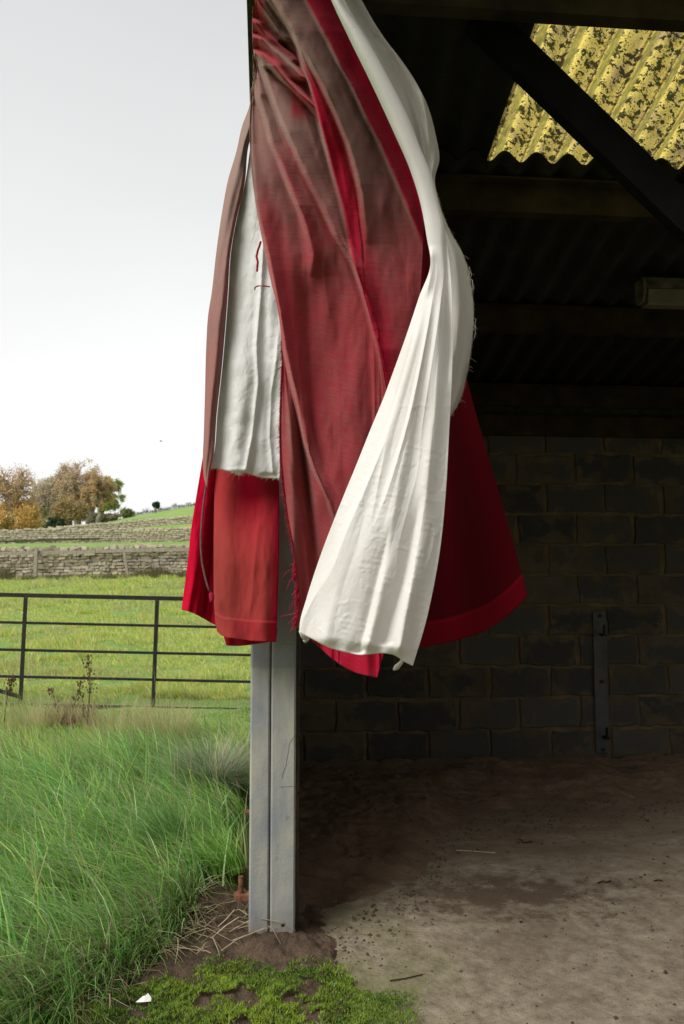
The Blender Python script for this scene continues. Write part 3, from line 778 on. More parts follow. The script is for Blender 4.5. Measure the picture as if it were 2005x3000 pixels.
h += pleat(L1, far_r, [(-45, .045), (300, .06), (480, .05), (590, 0)], 9, 1.3)
top_z = smooth(L2X := xat(L2, Y) + 2, L2X - 12, X)                    # only left of the big lip
def swag(pts, amp, wl, wr): return ridge(pts, amp, wl, wr, X, Y, (14, 14), 1.5) * top_z * 1.3
h += swag([(579, -20), (600, 12), (622, 44), (640, 72), (668, 100)], .034, 8, 16)
h += swag([(579, 40), (600, 70), (625, 92), (648, 112), (672, 128), (692, 150)], .030, 9, 9)
h += swag(S2, .046, 15, 9)
h += swag([(586, 112), (625, 146), (651, 180), (678, 206), (722, 246), (738, 275)], .044, 13, 8)
h -= swag([(610, 150), (640, 186), (665, 206), (700, 242), (728, 276)], .026, 8, 7)
h -= swag([(640, 92), (655, 108), (672, 122), (700, 156)], .030, 5, 5)
# small folds running with the big ones
_ls = [L5, L4, L3, L2, L2B, L1]
_xs = [np.full_like(Y, 0.0) + xat(main_left, Y)] + [xat(p, Y) for p in _ls] + [xat(main_right, Y)]
flow = np.zeros_like(X)
for _a, _b in zip(_xs, _xs[1:]):
    flow += np.clip((X - _a) / np.maximum(_b - _a, 6), 0, 1)
h += 0.0022 * np.sin(flow * 11 + 5 * fbm(flow * 1.3, Y / 260, 2)) * smooth(0, 150, Y)
h += 0.0045 * (0.16 - np.minimum(np.abs(fbm(flow * 1.8 + 7, Y / 330, 2) - 0.5), 0.16)) / 0.16
AMP = 1.4
# broad soft waves lower down
h += 0.030 * gauss(X - (806 + (Y - 900) * 0.10), 0, 44) * smooth(760, 980, Y)
h += 0.022 * gauss(X - (735 + (Y - 900) * 0.16), 0, 22) * smooth(900, 1100, Y)
h -= 0.022 * gauss(X - (705 + (Y - 1150) * 0.09), 0, 13) * smooth(950, 1150, Y)
h += 0.026 * gauss(X - (664 + (Y - 900) * 0.03), 0, 14) * smooth(820, 1000, Y)
h -= 0.030 * gauss(X - (676 + (Y - 900) * 0.135), 0, 9) * smooth(830, 960, Y) * smooth(1500, 1200, Y)
for (px_, py_, r_, a_) in ((711, 605, 20, .02), (745, 1130, 22, .014), (770, 930, 40, .010), (880, 470, 16, .010)):
    h += a_ * gauss(X, px_, r_) * gauss(Y, py_, r_ * 2.6)
h += (fbm(X / 46, Y / 120, 3) - 0.5) * 0.016
# where sun has bleached the pile: long stripes along the folds, strongest high up
fade = 0.98 - 0.50 * smooth(260, 760, Y + 0.10 * (X - 700))
crim = np.zeros_like(X)
crim = np.maximum(crim, smooth(-3, 6, d1) * smooth(-40, 30, Y + 60))
d2, _, _ = line_dx(L2, X, Y); d2b, _, _ = line_dx(L2B, X, Y)
between = smooth(-2, 4, d2) * smooth(16, -22, d2b) * smooth(90, 210, Y)
crim = np.maximum(crim, between)
crim = np.maximum(crim, smooth(-2, 4, d2) * smooth(62, 4, d2) * smooth(380, 480, Y) * 0.95)
crim = np.maximum(crim, 0.3 * gauss(line_dx(GAP, X, Y)[0], 4, 14) * smooth(160, 190, Y) * smooth(300, 270, Y))
d4, _, _ = line_dx(L4, X, Y); d5, _, _ = line_dx(L5, X, Y); d3, _, _ = line_dx(L3, X, Y)
crim = np.maximum(crim, 0.45 * gauss(d4, 12, 16) * smooth(280, 380, Y) * smooth(640, 540, Y))
crim = np.maximum(crim, 0.45 * gauss(d5, 22, 26) * smooth(400, 520, Y) * smooth(1100, 760, Y))
crim = np.maximum(crim, 0.35 * gauss(d3, -10, 14) * smooth(260, 360, Y) * smooth(620, 520, Y))
crim = np.maximum(crim, 0.55 * gauss(line_dx(S3, X, Y)[0], 6, 12) * smooth(90, 120, Y) * smooth(290, 250, Y))
dS = [line_dx(p, X, Y)[0] for p in (S2, [(586, 112), (625, 146), (651, 180), (678, 206), (722, 246), (738, 275)], [(579, 40), (600, 70), (625, 92), (648, 112), (672, 128), (692, 150)])]
crim = np.maximum(crim, top_z * smooth(290, 250, Y) * 0.62 * np.clip(gauss(dS[0], -17, 9) + gauss(dS[1], 4, 9) + gauss(dS[2], 3, 12), 0, 1))
crim = np.maximum(crim, smooth(1380, 1450, Y) * smooth(690, 720, X))
fade = fade * (1 - crim) + 0.10 * gauss(d5, 0, 8) + 0.18 * gauss(d2b, 2, 12) * smooth(600, 400, Y) + 0.20 * gauss(X - (664 + (Y - 900) * 0.03), 0, 12) * smooth(820, 980, Y)
fade += (fbm(X / 60 + 9, Y / 160, 3) - 0.5) * 0.14 * (1 - crim)
main_depth = base - h * AMP + 0.09
vel, VM = cloth('velvet', curtain, (X, Y), main_depth, fade, M_VELVET)

# frayed left edge: short threads standing off the cut edge
def threads(name, parent, P, cols, n, lmin, lmax, seed, mat, droop=0.5, r=0.0011, side=-1):
    r_ = random.Random(seed); m = MB()
    for _ in range(n):
        k = r_.uniform(*cols); k0 = int(k); p = Vector(P[min(k0, len(P) - 1)]); p = p + Vector((side * -0.004, -0.004, r_.uniform(-.003, .003)))
        l = r_.uniform(lmin, lmax) * (3.0 if r_.random() < 0.04 else 1.0)
        d = Vector((side * r_.uniform(0.25, 1), r_.uniform(-.7, .4), -droop * r_.uniform(0.2, 1.6))).normalized()
        q = p + d * l * 0.5; e2 = q + (d + Vector((r_.uniform(-.5, .5), r_.uniform(-.5, .5), -r_.uniform(0, .8)))).normalized() * l * 0.5
        m.tube([p, q, e2], [r, r * 0.8, r * 0.4], 3, cap=False)
    return m.build(name, mat, parent)
M_THREAD = m_plain('crimson_thread', (0.34, 0.012, 0.035, 1), 0.3, 30, 0.9)
M_WTHREAD = m_plain('cream_thread', (0.6, 0.58, 0.52, 1), 0.2, 30, 0.9)
Ledge = [VM[0, j] for j in range(VM.shape[1])]
fr = threads('frayed_edge', vel, Ledge, (290, 519), 2600, 0.004, 0.010, 5, M_THREAD); fr['kind'] = 'stuff'
fr = threads('loose_threads', vel, Ledge, (468, 519), 420, 0.010, 0.026, 6, M_THREAD, droop=1.0, r=0.0014); fr['kind'] = 'stuff'

# ---- cream lining turned outwards: front sweep
f_left = [(741, -45), (759, 0), (800, 88), (850, 190), (900, 298), (940, 390), (964, 468), (979, 550), (987, 600), (960, 682), (930, 772), (902, 850), (879, 912), (850, 982), (818, 1062), (770, 1180), (735, 1272), (703, 1370), (687, 1430), (686, 1449)]
f_right = [(764, -45), (784, 0), (842, 92), (893, 184), (940, 279), (962, 335), (990, 405), (1004, 460), (1022, 540), (1032, 620), (1037, 740), (1036, 860), (1029, 1000), (1021, 1140), (1010, 1250), (995, 1340), (975, 1430), (946, 1526)]
f_bot = [(686, 1449), (712, 1462), (745, 1480), (790, 1494), (835, 1500), (880, 1497), (905, 1502), (925, 1515), (946, 1526)]
X, Y = coons(f_left, f_right, [(741, -45), (764, -45)], f_bot, 230, 520)
Uf = np.linspace(0, 1, 230)[:, None] + 0 * X
wid = smooth(600, 1400, Y)
base = 2.41 + 0.12 * smooth(-20, 500, Y) - 0.05 * wid
h = 0.035 * np.sin(np.pi * np.clip(Uf, 0, 1)) ** 0.7 * smooth(760, 300, Y)
h += wid * 0.055 * np.sin(np.pi * np.clip(Uf * 0.9 + 0.08, 0, 1)) + 0.02 * smooth(600, 900, Y)
fans = [([(1000, 560), (985, 700), (955, 900), (915, 1100), (880, 1300), (840, 1500)], .034, 40, 24),
        ([(1012, 600), (1008, 750), (996, 950), (975, 1150), (945, 1330), (912, 1510)], .036, 22, 20),
        ([(980, 640), (940, 780), (885, 980), (828, 1150), (775, 1330), (740, 1490)], .026, 40, 40)]
for p, a_, w1, w2 in fans: h += ridge(p, a_, w1, w2, X, Y, (140, 30))
h -= ridge([(1020, 500), (1026, 620), (1030, 760), (1026, 900)], 0.02, 6, 7, X, Y, (60, 90))
h -= ridge([(900, 1180), (872, 1300), (842, 1420), (822, 1500)], 0.026, 16, 12, X, Y, (120, 10))
h -= ridge([(968, 1120), (942, 1260), (905, 1400), (880, 1480)], 0.022, 13, 13, X, Y, (120, 10))
h += ridge([(987, 560), (984, 640), (976, 690)], 0.02, 7, 10, X, Y, (30, 40))
# crumples in the bell
cr1 = np.abs(fbm(X / 26 + Y / 60, Y / 46, 4) - 0.5)
h += (np.minimum(cr1, 0.12) - 0.06) * 0.008 * smooth(800, 1050, Y) * (0.35 + 0.65 * fbm(X / 70, Y / 90, 2))
cr2 = np.abs(fbm(X / 15 + 5, Y / 11 - X / 30, 3) - 0.5)
h += (np.minimum(cr2, 0.10) - 0.05) * 0.004 * smooth(950, 1150, Y) * smooth(0.42, 0.62, fbm(X / 60 + 3, Y / 80 + 5, 2))
fanc = Uf * 5.0
rid = np.abs(fbm(fanc * 0.75 + 3, Y / 420 + 2, 2) - 0.5)
h += 0.008 * (0.14 - np.minimum(rid, 0.14)) / 0.14 * smooth(560, 800, Y)
tug = np.abs(fbm(X / 75 + Y / 200, Y / 15 - X / 60, 3) - 0.5)
h += 0.0016 * (0.06 - np.minimum(tug, 0.06)) / 0.06 * smooth(820, 980, Y) * smooth(0.44, 0.58, fbm(X / 50 + 3, Y / 70 + 5, 2))
gath = (np.sin(X / 7.0 + 3 * fbm(X / 40, Y / 40, 2)) * 0.5 + np.sin(X / 13.0) * 0.5) * 0.005 * smooth(1410, 1470, Y)     # puckered hem
h += gath
lin_o, VF = cloth('lining', curtain, (X, Y), base - h, 0.10 * smooth(900, 1300, Y) * gauss(Uf, 0, 0.25) + 0.25 * smooth(400, 100, Y) * gauss(Uf, 0.2, 0.3) * fbm(X / 20, Y / 40, 3), M_LINING, 0.002)
# knotted ends under the hem
def rag(parent, pts, Yd, r0, mat, name):
    q = [at(x * K, y * K, Yd + 0.012 * k) - parent.location for k, (x, y) in enumerate(pts)]
    m = MB().tube(q, [r0 * (1 + 0.35 * ((i * 7) % 3 - 1)) for i in range(len(q))], 7); return m.build(name, mat, parent, True)
rag(curtain, [(688, 1446), (694, 1456), (700, 1460), (706, 1464), (699, 1468)], 2.53, 0.008, M_LINING_B, 'rag_end')
rag(curtain, [(925, 1508), (918, 1520), (910, 1528), (903, 1534)], 2.58, 0.007, M_LINING_B, 'rag_end')

# ---- back layer of lining with a raw edge
b_left = [(752, -45), (775, 0), (832, 90), (882, 184), (930, 279), (948, 340), (972, 405), (986, 460), (1003, 540), (1012, 650), (1016, 800), (1014, 955)]
b_right = [(806, -45), (829, 0), (879, 84), (919, 136), (951, 184), (979, 239), (999, 311), (1007, 367), (997, 408), (1006, 460), (1032, 530), (1060, 580), (1077, 640), (1085, 700), (1083, 770), (1071, 850), (1052, 920), (1030, 958)]
X, Y = coons(b_left, b_right, [(752, -45), (806, -45)], [(1014, 955), (1030, 958)], 110, 360)
Ub = np.linspace(0, 1, 110)[:, None] + 0 * X
base = 2.47 + 0.15 * smooth(-20, 450, Y) + 0.07 * Ub ** 1.5
h = 0.022 * np.sin(Ub * 7 + Y / 160) * smooth(0, 0.3, Ub) + ridge([(939, 130), (965, 200), (978, 280), (985, 380)], .018, 8, 10, X, Y) + ridge([(1020, 480), (1045, 580), (1056, 700), (1045, 850)], .014, 10, 8, X, Y)
h += 0.005 * (0.14 - np.minimum(np.abs(fbm(Ub * 3, Y / 200, 2) - 0.5), 0.14)) / 0.14
ln2, VB = cloth('lining', curtain, (X, Y), base - h, 0.06, M_LINING_B, 0.002)
ln2['label'] = 'grey unbleached lining with a raw torn edge'
Redge = [VB[-1, j] for j in range(VB.shape[1])]
fr = threads('frayed_edge', ln2, Redge, (180, 359), 420, 0.004, 0.012, 9, M_WTHREAD, droop=0.4, r=0.0007, side=1); fr['kind'] = 'stuff'
def wisp(parent, pts, Yd, name, mat, r=0.0007):
    q = [Vector(at(x * K, y * K, Yd) - parent.parent.location) for x, y in pts]
    return MB().tube(q, r, 4, cap=False).build(name, mat, parent)
for s_ in range(9):
    r_ = random.Random(s_); y0 = r_.choice([600, 615, 730, 745, 640]); x0 = np.interp(y0, [580, 640, 700, 770], [1060, 1077, 1085, 1083])
    wisp(ln2, [(x0 - 1, y0), (x0 + r_.uniform(3, 7), y0 + r_.uniform(-6, 10)), (x0 + r_.uniform(4, 12), y0 + r_.uniform(8, 20)), (x0 + r_.uniform(0, 10), y0 + r_.uniform(18, 34))], 2.69, 'loose_thread', M_WTHREAD)

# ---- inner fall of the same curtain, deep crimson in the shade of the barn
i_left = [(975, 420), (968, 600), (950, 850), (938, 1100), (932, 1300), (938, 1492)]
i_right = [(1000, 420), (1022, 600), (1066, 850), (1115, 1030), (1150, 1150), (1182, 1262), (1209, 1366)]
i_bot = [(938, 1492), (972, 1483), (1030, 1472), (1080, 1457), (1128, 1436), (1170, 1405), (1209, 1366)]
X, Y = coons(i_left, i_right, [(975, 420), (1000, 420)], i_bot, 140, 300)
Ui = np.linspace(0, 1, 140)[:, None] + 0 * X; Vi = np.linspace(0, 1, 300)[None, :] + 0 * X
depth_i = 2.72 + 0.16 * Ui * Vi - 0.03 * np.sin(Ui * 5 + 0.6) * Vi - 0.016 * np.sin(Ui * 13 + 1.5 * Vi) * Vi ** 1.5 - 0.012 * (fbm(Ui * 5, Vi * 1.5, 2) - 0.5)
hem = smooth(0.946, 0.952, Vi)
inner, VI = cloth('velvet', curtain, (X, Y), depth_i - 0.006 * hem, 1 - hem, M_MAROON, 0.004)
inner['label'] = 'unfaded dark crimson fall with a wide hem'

# ---- smaller curtain tied to the top of the post, hanging outside it
anchor2 = at(575 * K, 250 * K, 3.08)
side = empty('curtain', (anchor2.x, anchor2.y, anchor2.z))
tag(side, 'narrow mauve and red curtain with torn white lining, on the field side of the post', 'curtain', 'curtains')
p1_left = [(579, 205), (570, 249), (556, 286), (542, 347), (523, 412), (509, 487), (495, 585), (486, 666), (477, 725), (473, 790), (470, 900), (467, 1000), (465, 1055), (467, 1090), (473, 1116)]
p1_right = [(588, 205), (584, 290), (571, 330), (561, 421), (542, 503), (528, 585), (523, 666), (516, 760), (508, 850), (497, 950), (490, 1040), (482, 1080), (475, 1118)]
X, Y = coons(p1_left, p1_right, [(579, 205), (588, 205)], [(473, 1116), (475, 1118)], 70, 340)
Up = np.linspace(0, 1, 70)[:, None] + 0 * X
depth_p = 3.06 - 0.10 * smooth(230, 900, Y) - 0.03 * np.sin(np.pi * Up) + 0.035 * (1 - Up) ** 2
depth_p = depth_p - 0.006 * np.sin(Up * 9 + Y / 90) + 0.022 * smooth(0.80, 0.98, Up) * smooth(300, 380, Y)
depth_p -= (fbm(X / 18, Y / 60, 3) - 0.5) * 0.014
fd = 0.95 - 0.35 * smooth(400, 900, Y) - 0.55 * smooth(0.72, 0.9, Up) * smooth(350, 430, Y) * smooth(760, 640, Y) + 0.3 * smooth(420, 300, Y)
edge, _ = cloth('velvet_edge', side, (X, Y), depth_p, fd, M_MAUVE)
edge['label'] = 'bleached mauve velvet edge'

p2_left = [(590, 225), (576, 322), (562, 418), (543, 500), (529, 582), (524, 664), (517, 757), (509, 848), (498, 948), (491, 1035), (482, 1074)]
p2_right = [(604, 225), (606, 330), (612, 450), (625, 560), (640, 660), (650, 740), (652, 800), (648, 900), (642, 1000), (641, 1096)]
p2_bot = [(482, 1074), (503, 1075), (530, 1081), (548, 1087), (560, 1084), (575, 1087), (600, 1094), (641, 1096)]
X, Y = coons(p2_left, p2_right, [(590, 225), (604, 225)], p2_bot, 150, 340)
U2 = np.linspace(0, 1, 150)[:, None] + 0 * X
depth_l = 3.085 - 0.075 * smooth(230, 900, Y)
h = ridge([(590, 330), (588, 480), (580, 600), (572, 720), (562, 850), (552, 980), (540, 1085)], .012, 26, 18, X, Y, (60, 10), 2)
h += ridge([(606, 500), (602, 600), (597, 680), (588, 790), (592, 880), (578, 1000), (562, 1085)], .020, 8, 8, X, Y, (60, 10), 1.6)
h += ridge([(622, 600), (622, 700), (618, 800), (612, 900), (600, 1000), (606, 1090)], .012, 14, 16, X, Y, (60, 10), 1.8)
h += 0.028 * np.sin(U2 * 5.5) * smooth(650, 1000, Y)
h += ridge([(640, 730), (634, 820), (622, 900), (618, 1000), (626, 1090)], .012, 6, 8, X, Y, (60, 10), 1.5)
cr = np.abs(fbm(X / 24, Y / 30, 4) - 0.5); h += (np.minimum(cr, .1) - .05) * 0.012
h += (fbm(X / 12, Y / 16, 3) - 0.5) * 0.003 + (fbm(X / 34, Y / 70 + 4, 2) - 0.5) * 0.02
grime = np.clip(1.1 * gauss(U2, 0.02, 0.10) * smooth(1050, 700, Y) + 0.5 * gauss(U2, 0.25, 0.2) * smooth(760, 420, Y), 0, 0.8) * (0.5 + fbm(X / 14, Y / 50, 3)) * 0.8
lin2, VL = cloth('lining', side, (X, Y), depth_l - h, grime, M_LINING_L, 0.002)
lin2['label'] = 'creased white lining torn off along its lower edge'
Bedge = [VL[i, -1] for i in range(VL.shape[0])]
fr = threads('frayed_edge', lin2, Bedge, (0, 149), 120, 0.003, 0.010, 12, M_WTHREAD, droop=1.4, r=0.0006); fr['kind'] = 'stuff'
wisp(lin2, [(598, 553), (594, 566), (591, 574), (588, 587), (591, 600), (589, 622)], 2.97, 'red_thread', M_THREAD, 0.0042)
wisp(lin2, [(584, 664), (585, 658), (592, 655), (604, 655), (619, 657)], 2.97, 'red_thread', M_THREAD, 0.0026)

p3_left = [(493, 1050), (491, 1150), (490, 1300), (492, 1400), (496, 1436), (498, 1447)]
p3_right = [(640, 1050), (640, 1150), (639, 1300), (636, 1400), (633, 1471)]
p3_bot = [(498, 1447), (510, 1457), (540, 1463), (575, 1468), (610, 1470), (633, 1471)]
X, Y = coons(p3_left, p3_right, [(493, 1050), (640, 1050)], p3_bot, 150, 240)
U3 = np.linspace(0, 1, 150)[:, None] + 0 * X; V3 = np.linspace(0, 1, 240)[None, :] + 0 * X
depth3 = 3.05 + 0.09 * smooth(1300, 1060, Y) - 0.035 * np.sin(np.pi * U3) ** 0.6 - 0.012 * gauss(U3, 0.22, 0.16) + 0.010 * gauss(U3, 0.5, 0.2) - 0.010 * gauss(U3, 0.78, 0.12)
depth3 -= 0.006 * ridge([(595, 1180), (585, 1280), (578, 1360), (572, 1430)], 1, 8, 8, X, Y)
hm = smooth(0.888, 0.894, V3); depth3 = depth3 - 0.005 * hm - (fbm(X / 30, Y / 80, 3) - 0.5) * 0.014
fd3 = 0.35 + 0.5 * smooth(1100, 1350, Y) * (1 - smooth(0.8, 1, U3)) + 0.3 * gauss(U3, 0.15, 0.2) - 0.5 * gauss(U3, 0.55, 0.2) * smooth(1220, 1100, Y) - 0.35 * smooth(0.85, 1.0, U3) - 0.25 * hm
front, _ = cloth('velvet', side, (X, Y), depth3, fd3, M_VELVET_L, 0.004)
front['label'] = 'brick red velvet fall with a stitched hem'
X, Y = coons([(508, 1440), (514, 1462), (519, 1479)], [(636, 1440), (634, 1460), (633, 1468)], [(508, 1440), (636, 1440)], [(519, 1479), (545, 1480), (577, 1477), (633, 1468)], 50, 20)
cloth('under_hem', side, (X, Y), 3.085 + 0 * X - (fbm(X / 20, Y / 40, 2) - 0.5) * 0.02, 0.15, M_VELVET_L)

p4_left = [(466, 1040), (458, 1090), (448, 1150), (438, 1215), (430, 1290), (423, 1345), (416, 1397)]
p4_right = [(520, 1040), (520, 1150), (519, 1250), (517, 1350), (512, 1438)]
X, Y = coons(p4_left, p4_right, [(466, 1040), (520, 1040)], [(416, 1397), (436, 1402), (455, 1410), (478, 1424), (496, 1433), (512, 1438)], 110, 200)
U4 = np.linspace(0, 1, 110)[:, None] + 0 * X
depth4 = 3.10 + 0.06 * smooth(0.3, 0.8, U4) - 0.02 * np.sin(U4 * 9) * smooth(1100, 1350, Y) - 0.006 * np.sin(U4 * 26 + Y / 60) * smooth(1250, 1380, Y)
left_o, _ = cloth('velvet', side, (X, Y), depth4 - (fbm(X / 22, Y / 60, 3) - 0.5) * 0.015, 0.2 + 0.8 * smooth(0.3, 0.7, U4), M_CRIMSON, 0.004)  # inner half painted a darker crimson in place of shade
left_o['label'] = 'bright crimson unfaded corner'
M_CORD = m_plain('cord', (0.16, 0.07, 0.075, 1), 0.35, 60, 0.9, 0.002, 300)
q = [Vector(at(x * K, y * K, 2.985) - side.location) for x, y in ((476, 1090), (473, 1112), (468, 1145), (464, 1185), (461, 1225), (461, 1255), (464, 1290), (470, 1320), (476, 1342), (482, 1358))]
MB().tube([p + Vector((0, -0.002, 0)) for p in q], 0.0042, 8).build('cord', M_CORD, side, True)
tq = [Vector(at(x * K, y * K, 2.985) - side.location) for x, y in ((482, 1356), (485, 1364), (486, 1373), (484, 1381))]
MB().tube(tq, [0.004, 0.0105, 0.009, 0.006], 8).build('cord_end', M_THREAD, side, True)
# ------------------------------------------------------------------ dry stone walls
def stone_mesh(seed):
    r = random.Random(seed); bm = bmesh.new()
    bmesh.ops.create_cube(bm, size=1.0)
    bmesh.ops.bevel(bm, geom=list(bm.edges), offset=0.12, segments=1, affect='EDGES', profile=0.6)
    for v in bm.verts:
        v.co += Vector((r.uniform(-.09, .09), r.uniform(-.09, .09), r.uniform(-.11, .11)))
    bmesh.ops.triangulate(bm, faces=bm.faces)
    me_ = bpy.data.meshes.new('stone'); bm.to_mesh(me_); bm.free(); return me_
STONES = [stone_mesh(s) for s in range(8)]
def m_stone():
    t = NT('field_stone'); v = t.obj(); r = t.rand(); w = t.n('ShaderNodeNewGeometry').outputs['Position']
    a = t.noise(w, 3.2, 5, 0.6); b = t.noise(w, 14, 4, 0.7)
    c1 = t.mix(r, (0.27, 0.225, 0.155, 1), (0.50, 0.435, 0.32, 1))
    c1 = t.mix(t.rng(a, 0.45, 0.65, 0, 0.7), c1, (0.38, 0.35, 0.27, 1))
    c1 = t.mix(t.rng(b, 0.58, 0.72, 0, 0.7), c1, (0.15, 0.13, 0.085, 1))
    t.col(c1); t.bump(b, 0.03); return t.m
M_STONE = m_stone()
M_CORE = m_plain('wall_core', (0.07, 0.06, 0.045, 1), 0.3, 3)
for me_ in STONES: me_.materials.append(M_STONE)
_sv = []
for me_ in STONES:
    v = np.empty(len(me_.vertices) * 3, np.float32); me_.vertices.foreach_get('co', v)
    f = np.empty(len(me_.polygons) * 3, np.int32); me_.loops.foreach_get('vertex_index', f)
    _sv.append((v.reshape(-1, 3), f.reshape(-1, 3)))
def stone_layout(Yw, x0, x1, height, sh, sl, seed, tmax=None):
    """irregular courses; returns (x, z above ground, length, height, yaw)"""
    r = random.Random(seed); out = []
    x_top = {}
    z = -0.05
    while z < height:
        hrow = sh * r.uniform(0.75, 1.35); x = x0 + r.uniform(0, sl)
        while x < x1:
            l = sl * r.choice([0.5, 0.7, 0.9, 1.0, 1.3, 1.6]) * r.uniform(0.85, 1.15)
            hh = hrow * r.uniform(0.8, 1.12)
            if z + hrow * 0.5 < height + 0.10 * (vnoise(x * 0.7, 3.0).item() - 0.5):
                out.append((x + l / 2, z + hrow / 2, l * 1.02, hh, r.uniform(-.12, .12)))
            x += l
        z += hrow
    x = x0
    while x < x1:                                       # tumbled coping
        l = sl * r.uniform(0.6, 1.3)
        top = height + 0.10 * (vnoise(x * 0.7, 3.0).item() - 0.5)
        if r.random() < 0.9: out.append((x + l / 2, top + 0.04 + r.uniform(-.03, .07), l * 1.02, sh * r.uniform(0.9, 1.7), r.uniform(-.5, .5)))
        x += l * r.uniform(0.9, 1.2)
    return out
def stuff_stones(name, lay, gz, Yf, depth, parent, seed):
    r = random.Random(seed); V, F, n = [], [], 0
    for (x, z, l, hh, a) in lay:
        v, f = _sv[r.randrange(8)]
        c, s = math.cos(a), math.sin(a); p = v * np.array([l, depth, hh])
        q = np.stack([p[:, 0] * c - p[:, 2] * s * 0.3, p[:, 1], p[:, 2] * c + p[:, 0] * s * 0.3], 1)
        q += np.array([x, Yf(x) + r.uniform(-.04, .04), gz(x) + z]); V.append(q); F.append(f + n); n += len(v)
    o = link(name, make_mesh(name, np.concatenate(V), np.ascontiguousarray(np.concatenate(F))), M_STONE, parent)
    o['kind'] = 'stuff'; return o
def gzf(Yf): return lambda x: terrain(x, Yf(x)).item()

# first wall, about 35 m off
WY = lambda x: 35.0 - 0.02 * (x + 10)
w1 = empty('stone_wall', (0, 0, 0)); tag(w1, 'tan dry stone wall with rough coping and a timber rail along it', 'wall', 'dry stone walls')
core = MB()
xs = np.linspace(-24, 3, 28)
for a, b in zip(xs, xs[1:]):
    core.bar((a, WY(a) + 0.28, gzf(WY)(a) + 0.42), (b, WY(b) + 0.28, gzf(WY)(b) + 0.42), 0.3, 1.12)
core.build('wall_core', M_CORE, w1)
lay = stone_layout(35, -24, 3, 1.20, 0.125, 0.27, 11)
vis = [s for s in lay if -15.2 < s[0] < -6.4]
vis.sort(key=lambda s: -(s[2] * s[3])); one = vis[:300]; ids = set(map(id, one))
r_ = random.Random(2)
for (x, z, l, hh, a) in one:
    o = link('stone', STONES[r_.randrange(8)], None, w1, (x, WY(x) + r_.uniform(-.05, .03), gzf(WY)(x) + z), (0, a, r_.uniform(-.1, .1)))
    o.scale = (l, 0.34, hh)
stuff_stones('stones', [s for s in lay if id(s) not in ids], gzf(WY), WY, 0.32, w1, 4)
# rail fence in front of it
rail = empty('rail_fence', (0, 0, 0)); tag(rail, 'single grey timber rail on leaning stakes in front of the stone wall', 'fence')
RY = 34.55
ra, rb = at(-60, 1624, RY), at(620, 1607, RY)
rd = (rb - ra)
for k in range(4):
    f0, f1 = k / 4, (k + 1) / 4
    a, b = ra + rd * f0, ra + rd * f1
    MB().bar(a, b - rd.normalized() * 0.01 + Vector((0, 0, (-1) ** k * 0.015)), 0.05, 0.15 if k != 1 else 0.17).build('rail', M_RAIL, rail)
for (xt, yt, xb_, yb_, w) in ((107, 1605, 104, 1695, 0.14), (364, 1618, 377, 1690, 0.12), (448, 1650, 452, 1692, 0.05)):
    p, q = at(xt, yt, RY - 0.10), at(xb_, yb_, RY - 0.10)
    q.z = terrain(q.x, RY).item() - 0.1
    MB().bar(q, p, w, w * 0.8, up=(0, 1, 0)).build('stake', M_RAIL, rail)

# second wall, about 75 m off, and a third climbing the hill
WY2 = lambda x: 75.0
w2 = empty('stone_wall', (0, 0, 0)); tag(w2, 'weathered dry stone wall below the hillside trees, behind a wooden rail', 'wall', 'dry stone walls')
lay = stone_layout(75, -52, -2, 1.15, 0.17, 0.42, 21)
stuff_stones('stones', lay, gzf(WY2), WY2, 0.5, w2, 5)
core = MB(); xs = np.linspace(-52, -2, 40)
for a, b in zip(xs, xs[1:]): core.bar((a, 75.4, gzf(WY2)(a) + 0.4), (b, 75.4, gzf(WY2)(b) + 0.4), 0.4, 1.2)
core.build('wall_core', M_CORE, w2)
rail2 = empty('rail_fence', (0, 0, 0)); tag(rail2, 'dark rail and pale stake in front of the wall below the trees', 'fence')
a, b = at(-20, 1587, 74.2), at(292, 1578, 74.2)
MB().bar(a, b, 0.06, 0.17).build('rail', M_TIMBER, rail2)
for xx, yy, hh, mt in ((336, 1566, 0.8, M_RAIL), (150, 1580, 0.6, M_TIMBER), (20, 1584, 0.5, M_TIMBER)):
    p = at(xx, yy, 74.3); g = terrain(p.x, 74.3).item()
    MB().bar((p.x, 74.3, g - 0.2), (p.x, 74.3, p.z), 0.14, 0.14, up=(0, 1, 0)).build('stake', mt, rail2)
WY3 = lambda x: 110.0
w3 = empty('stone_wall', (0, 0, 0)); tag(w3, 'low brown wall climbing the green hillside', 'wall', 'dry stone walls')
lay = stone_layout(110, -47, -8, 0.85, 0.26, 0.7, 31)
stuff_stones('stones', lay, gzf(WY3), WY3, 0.7, w3, 6)

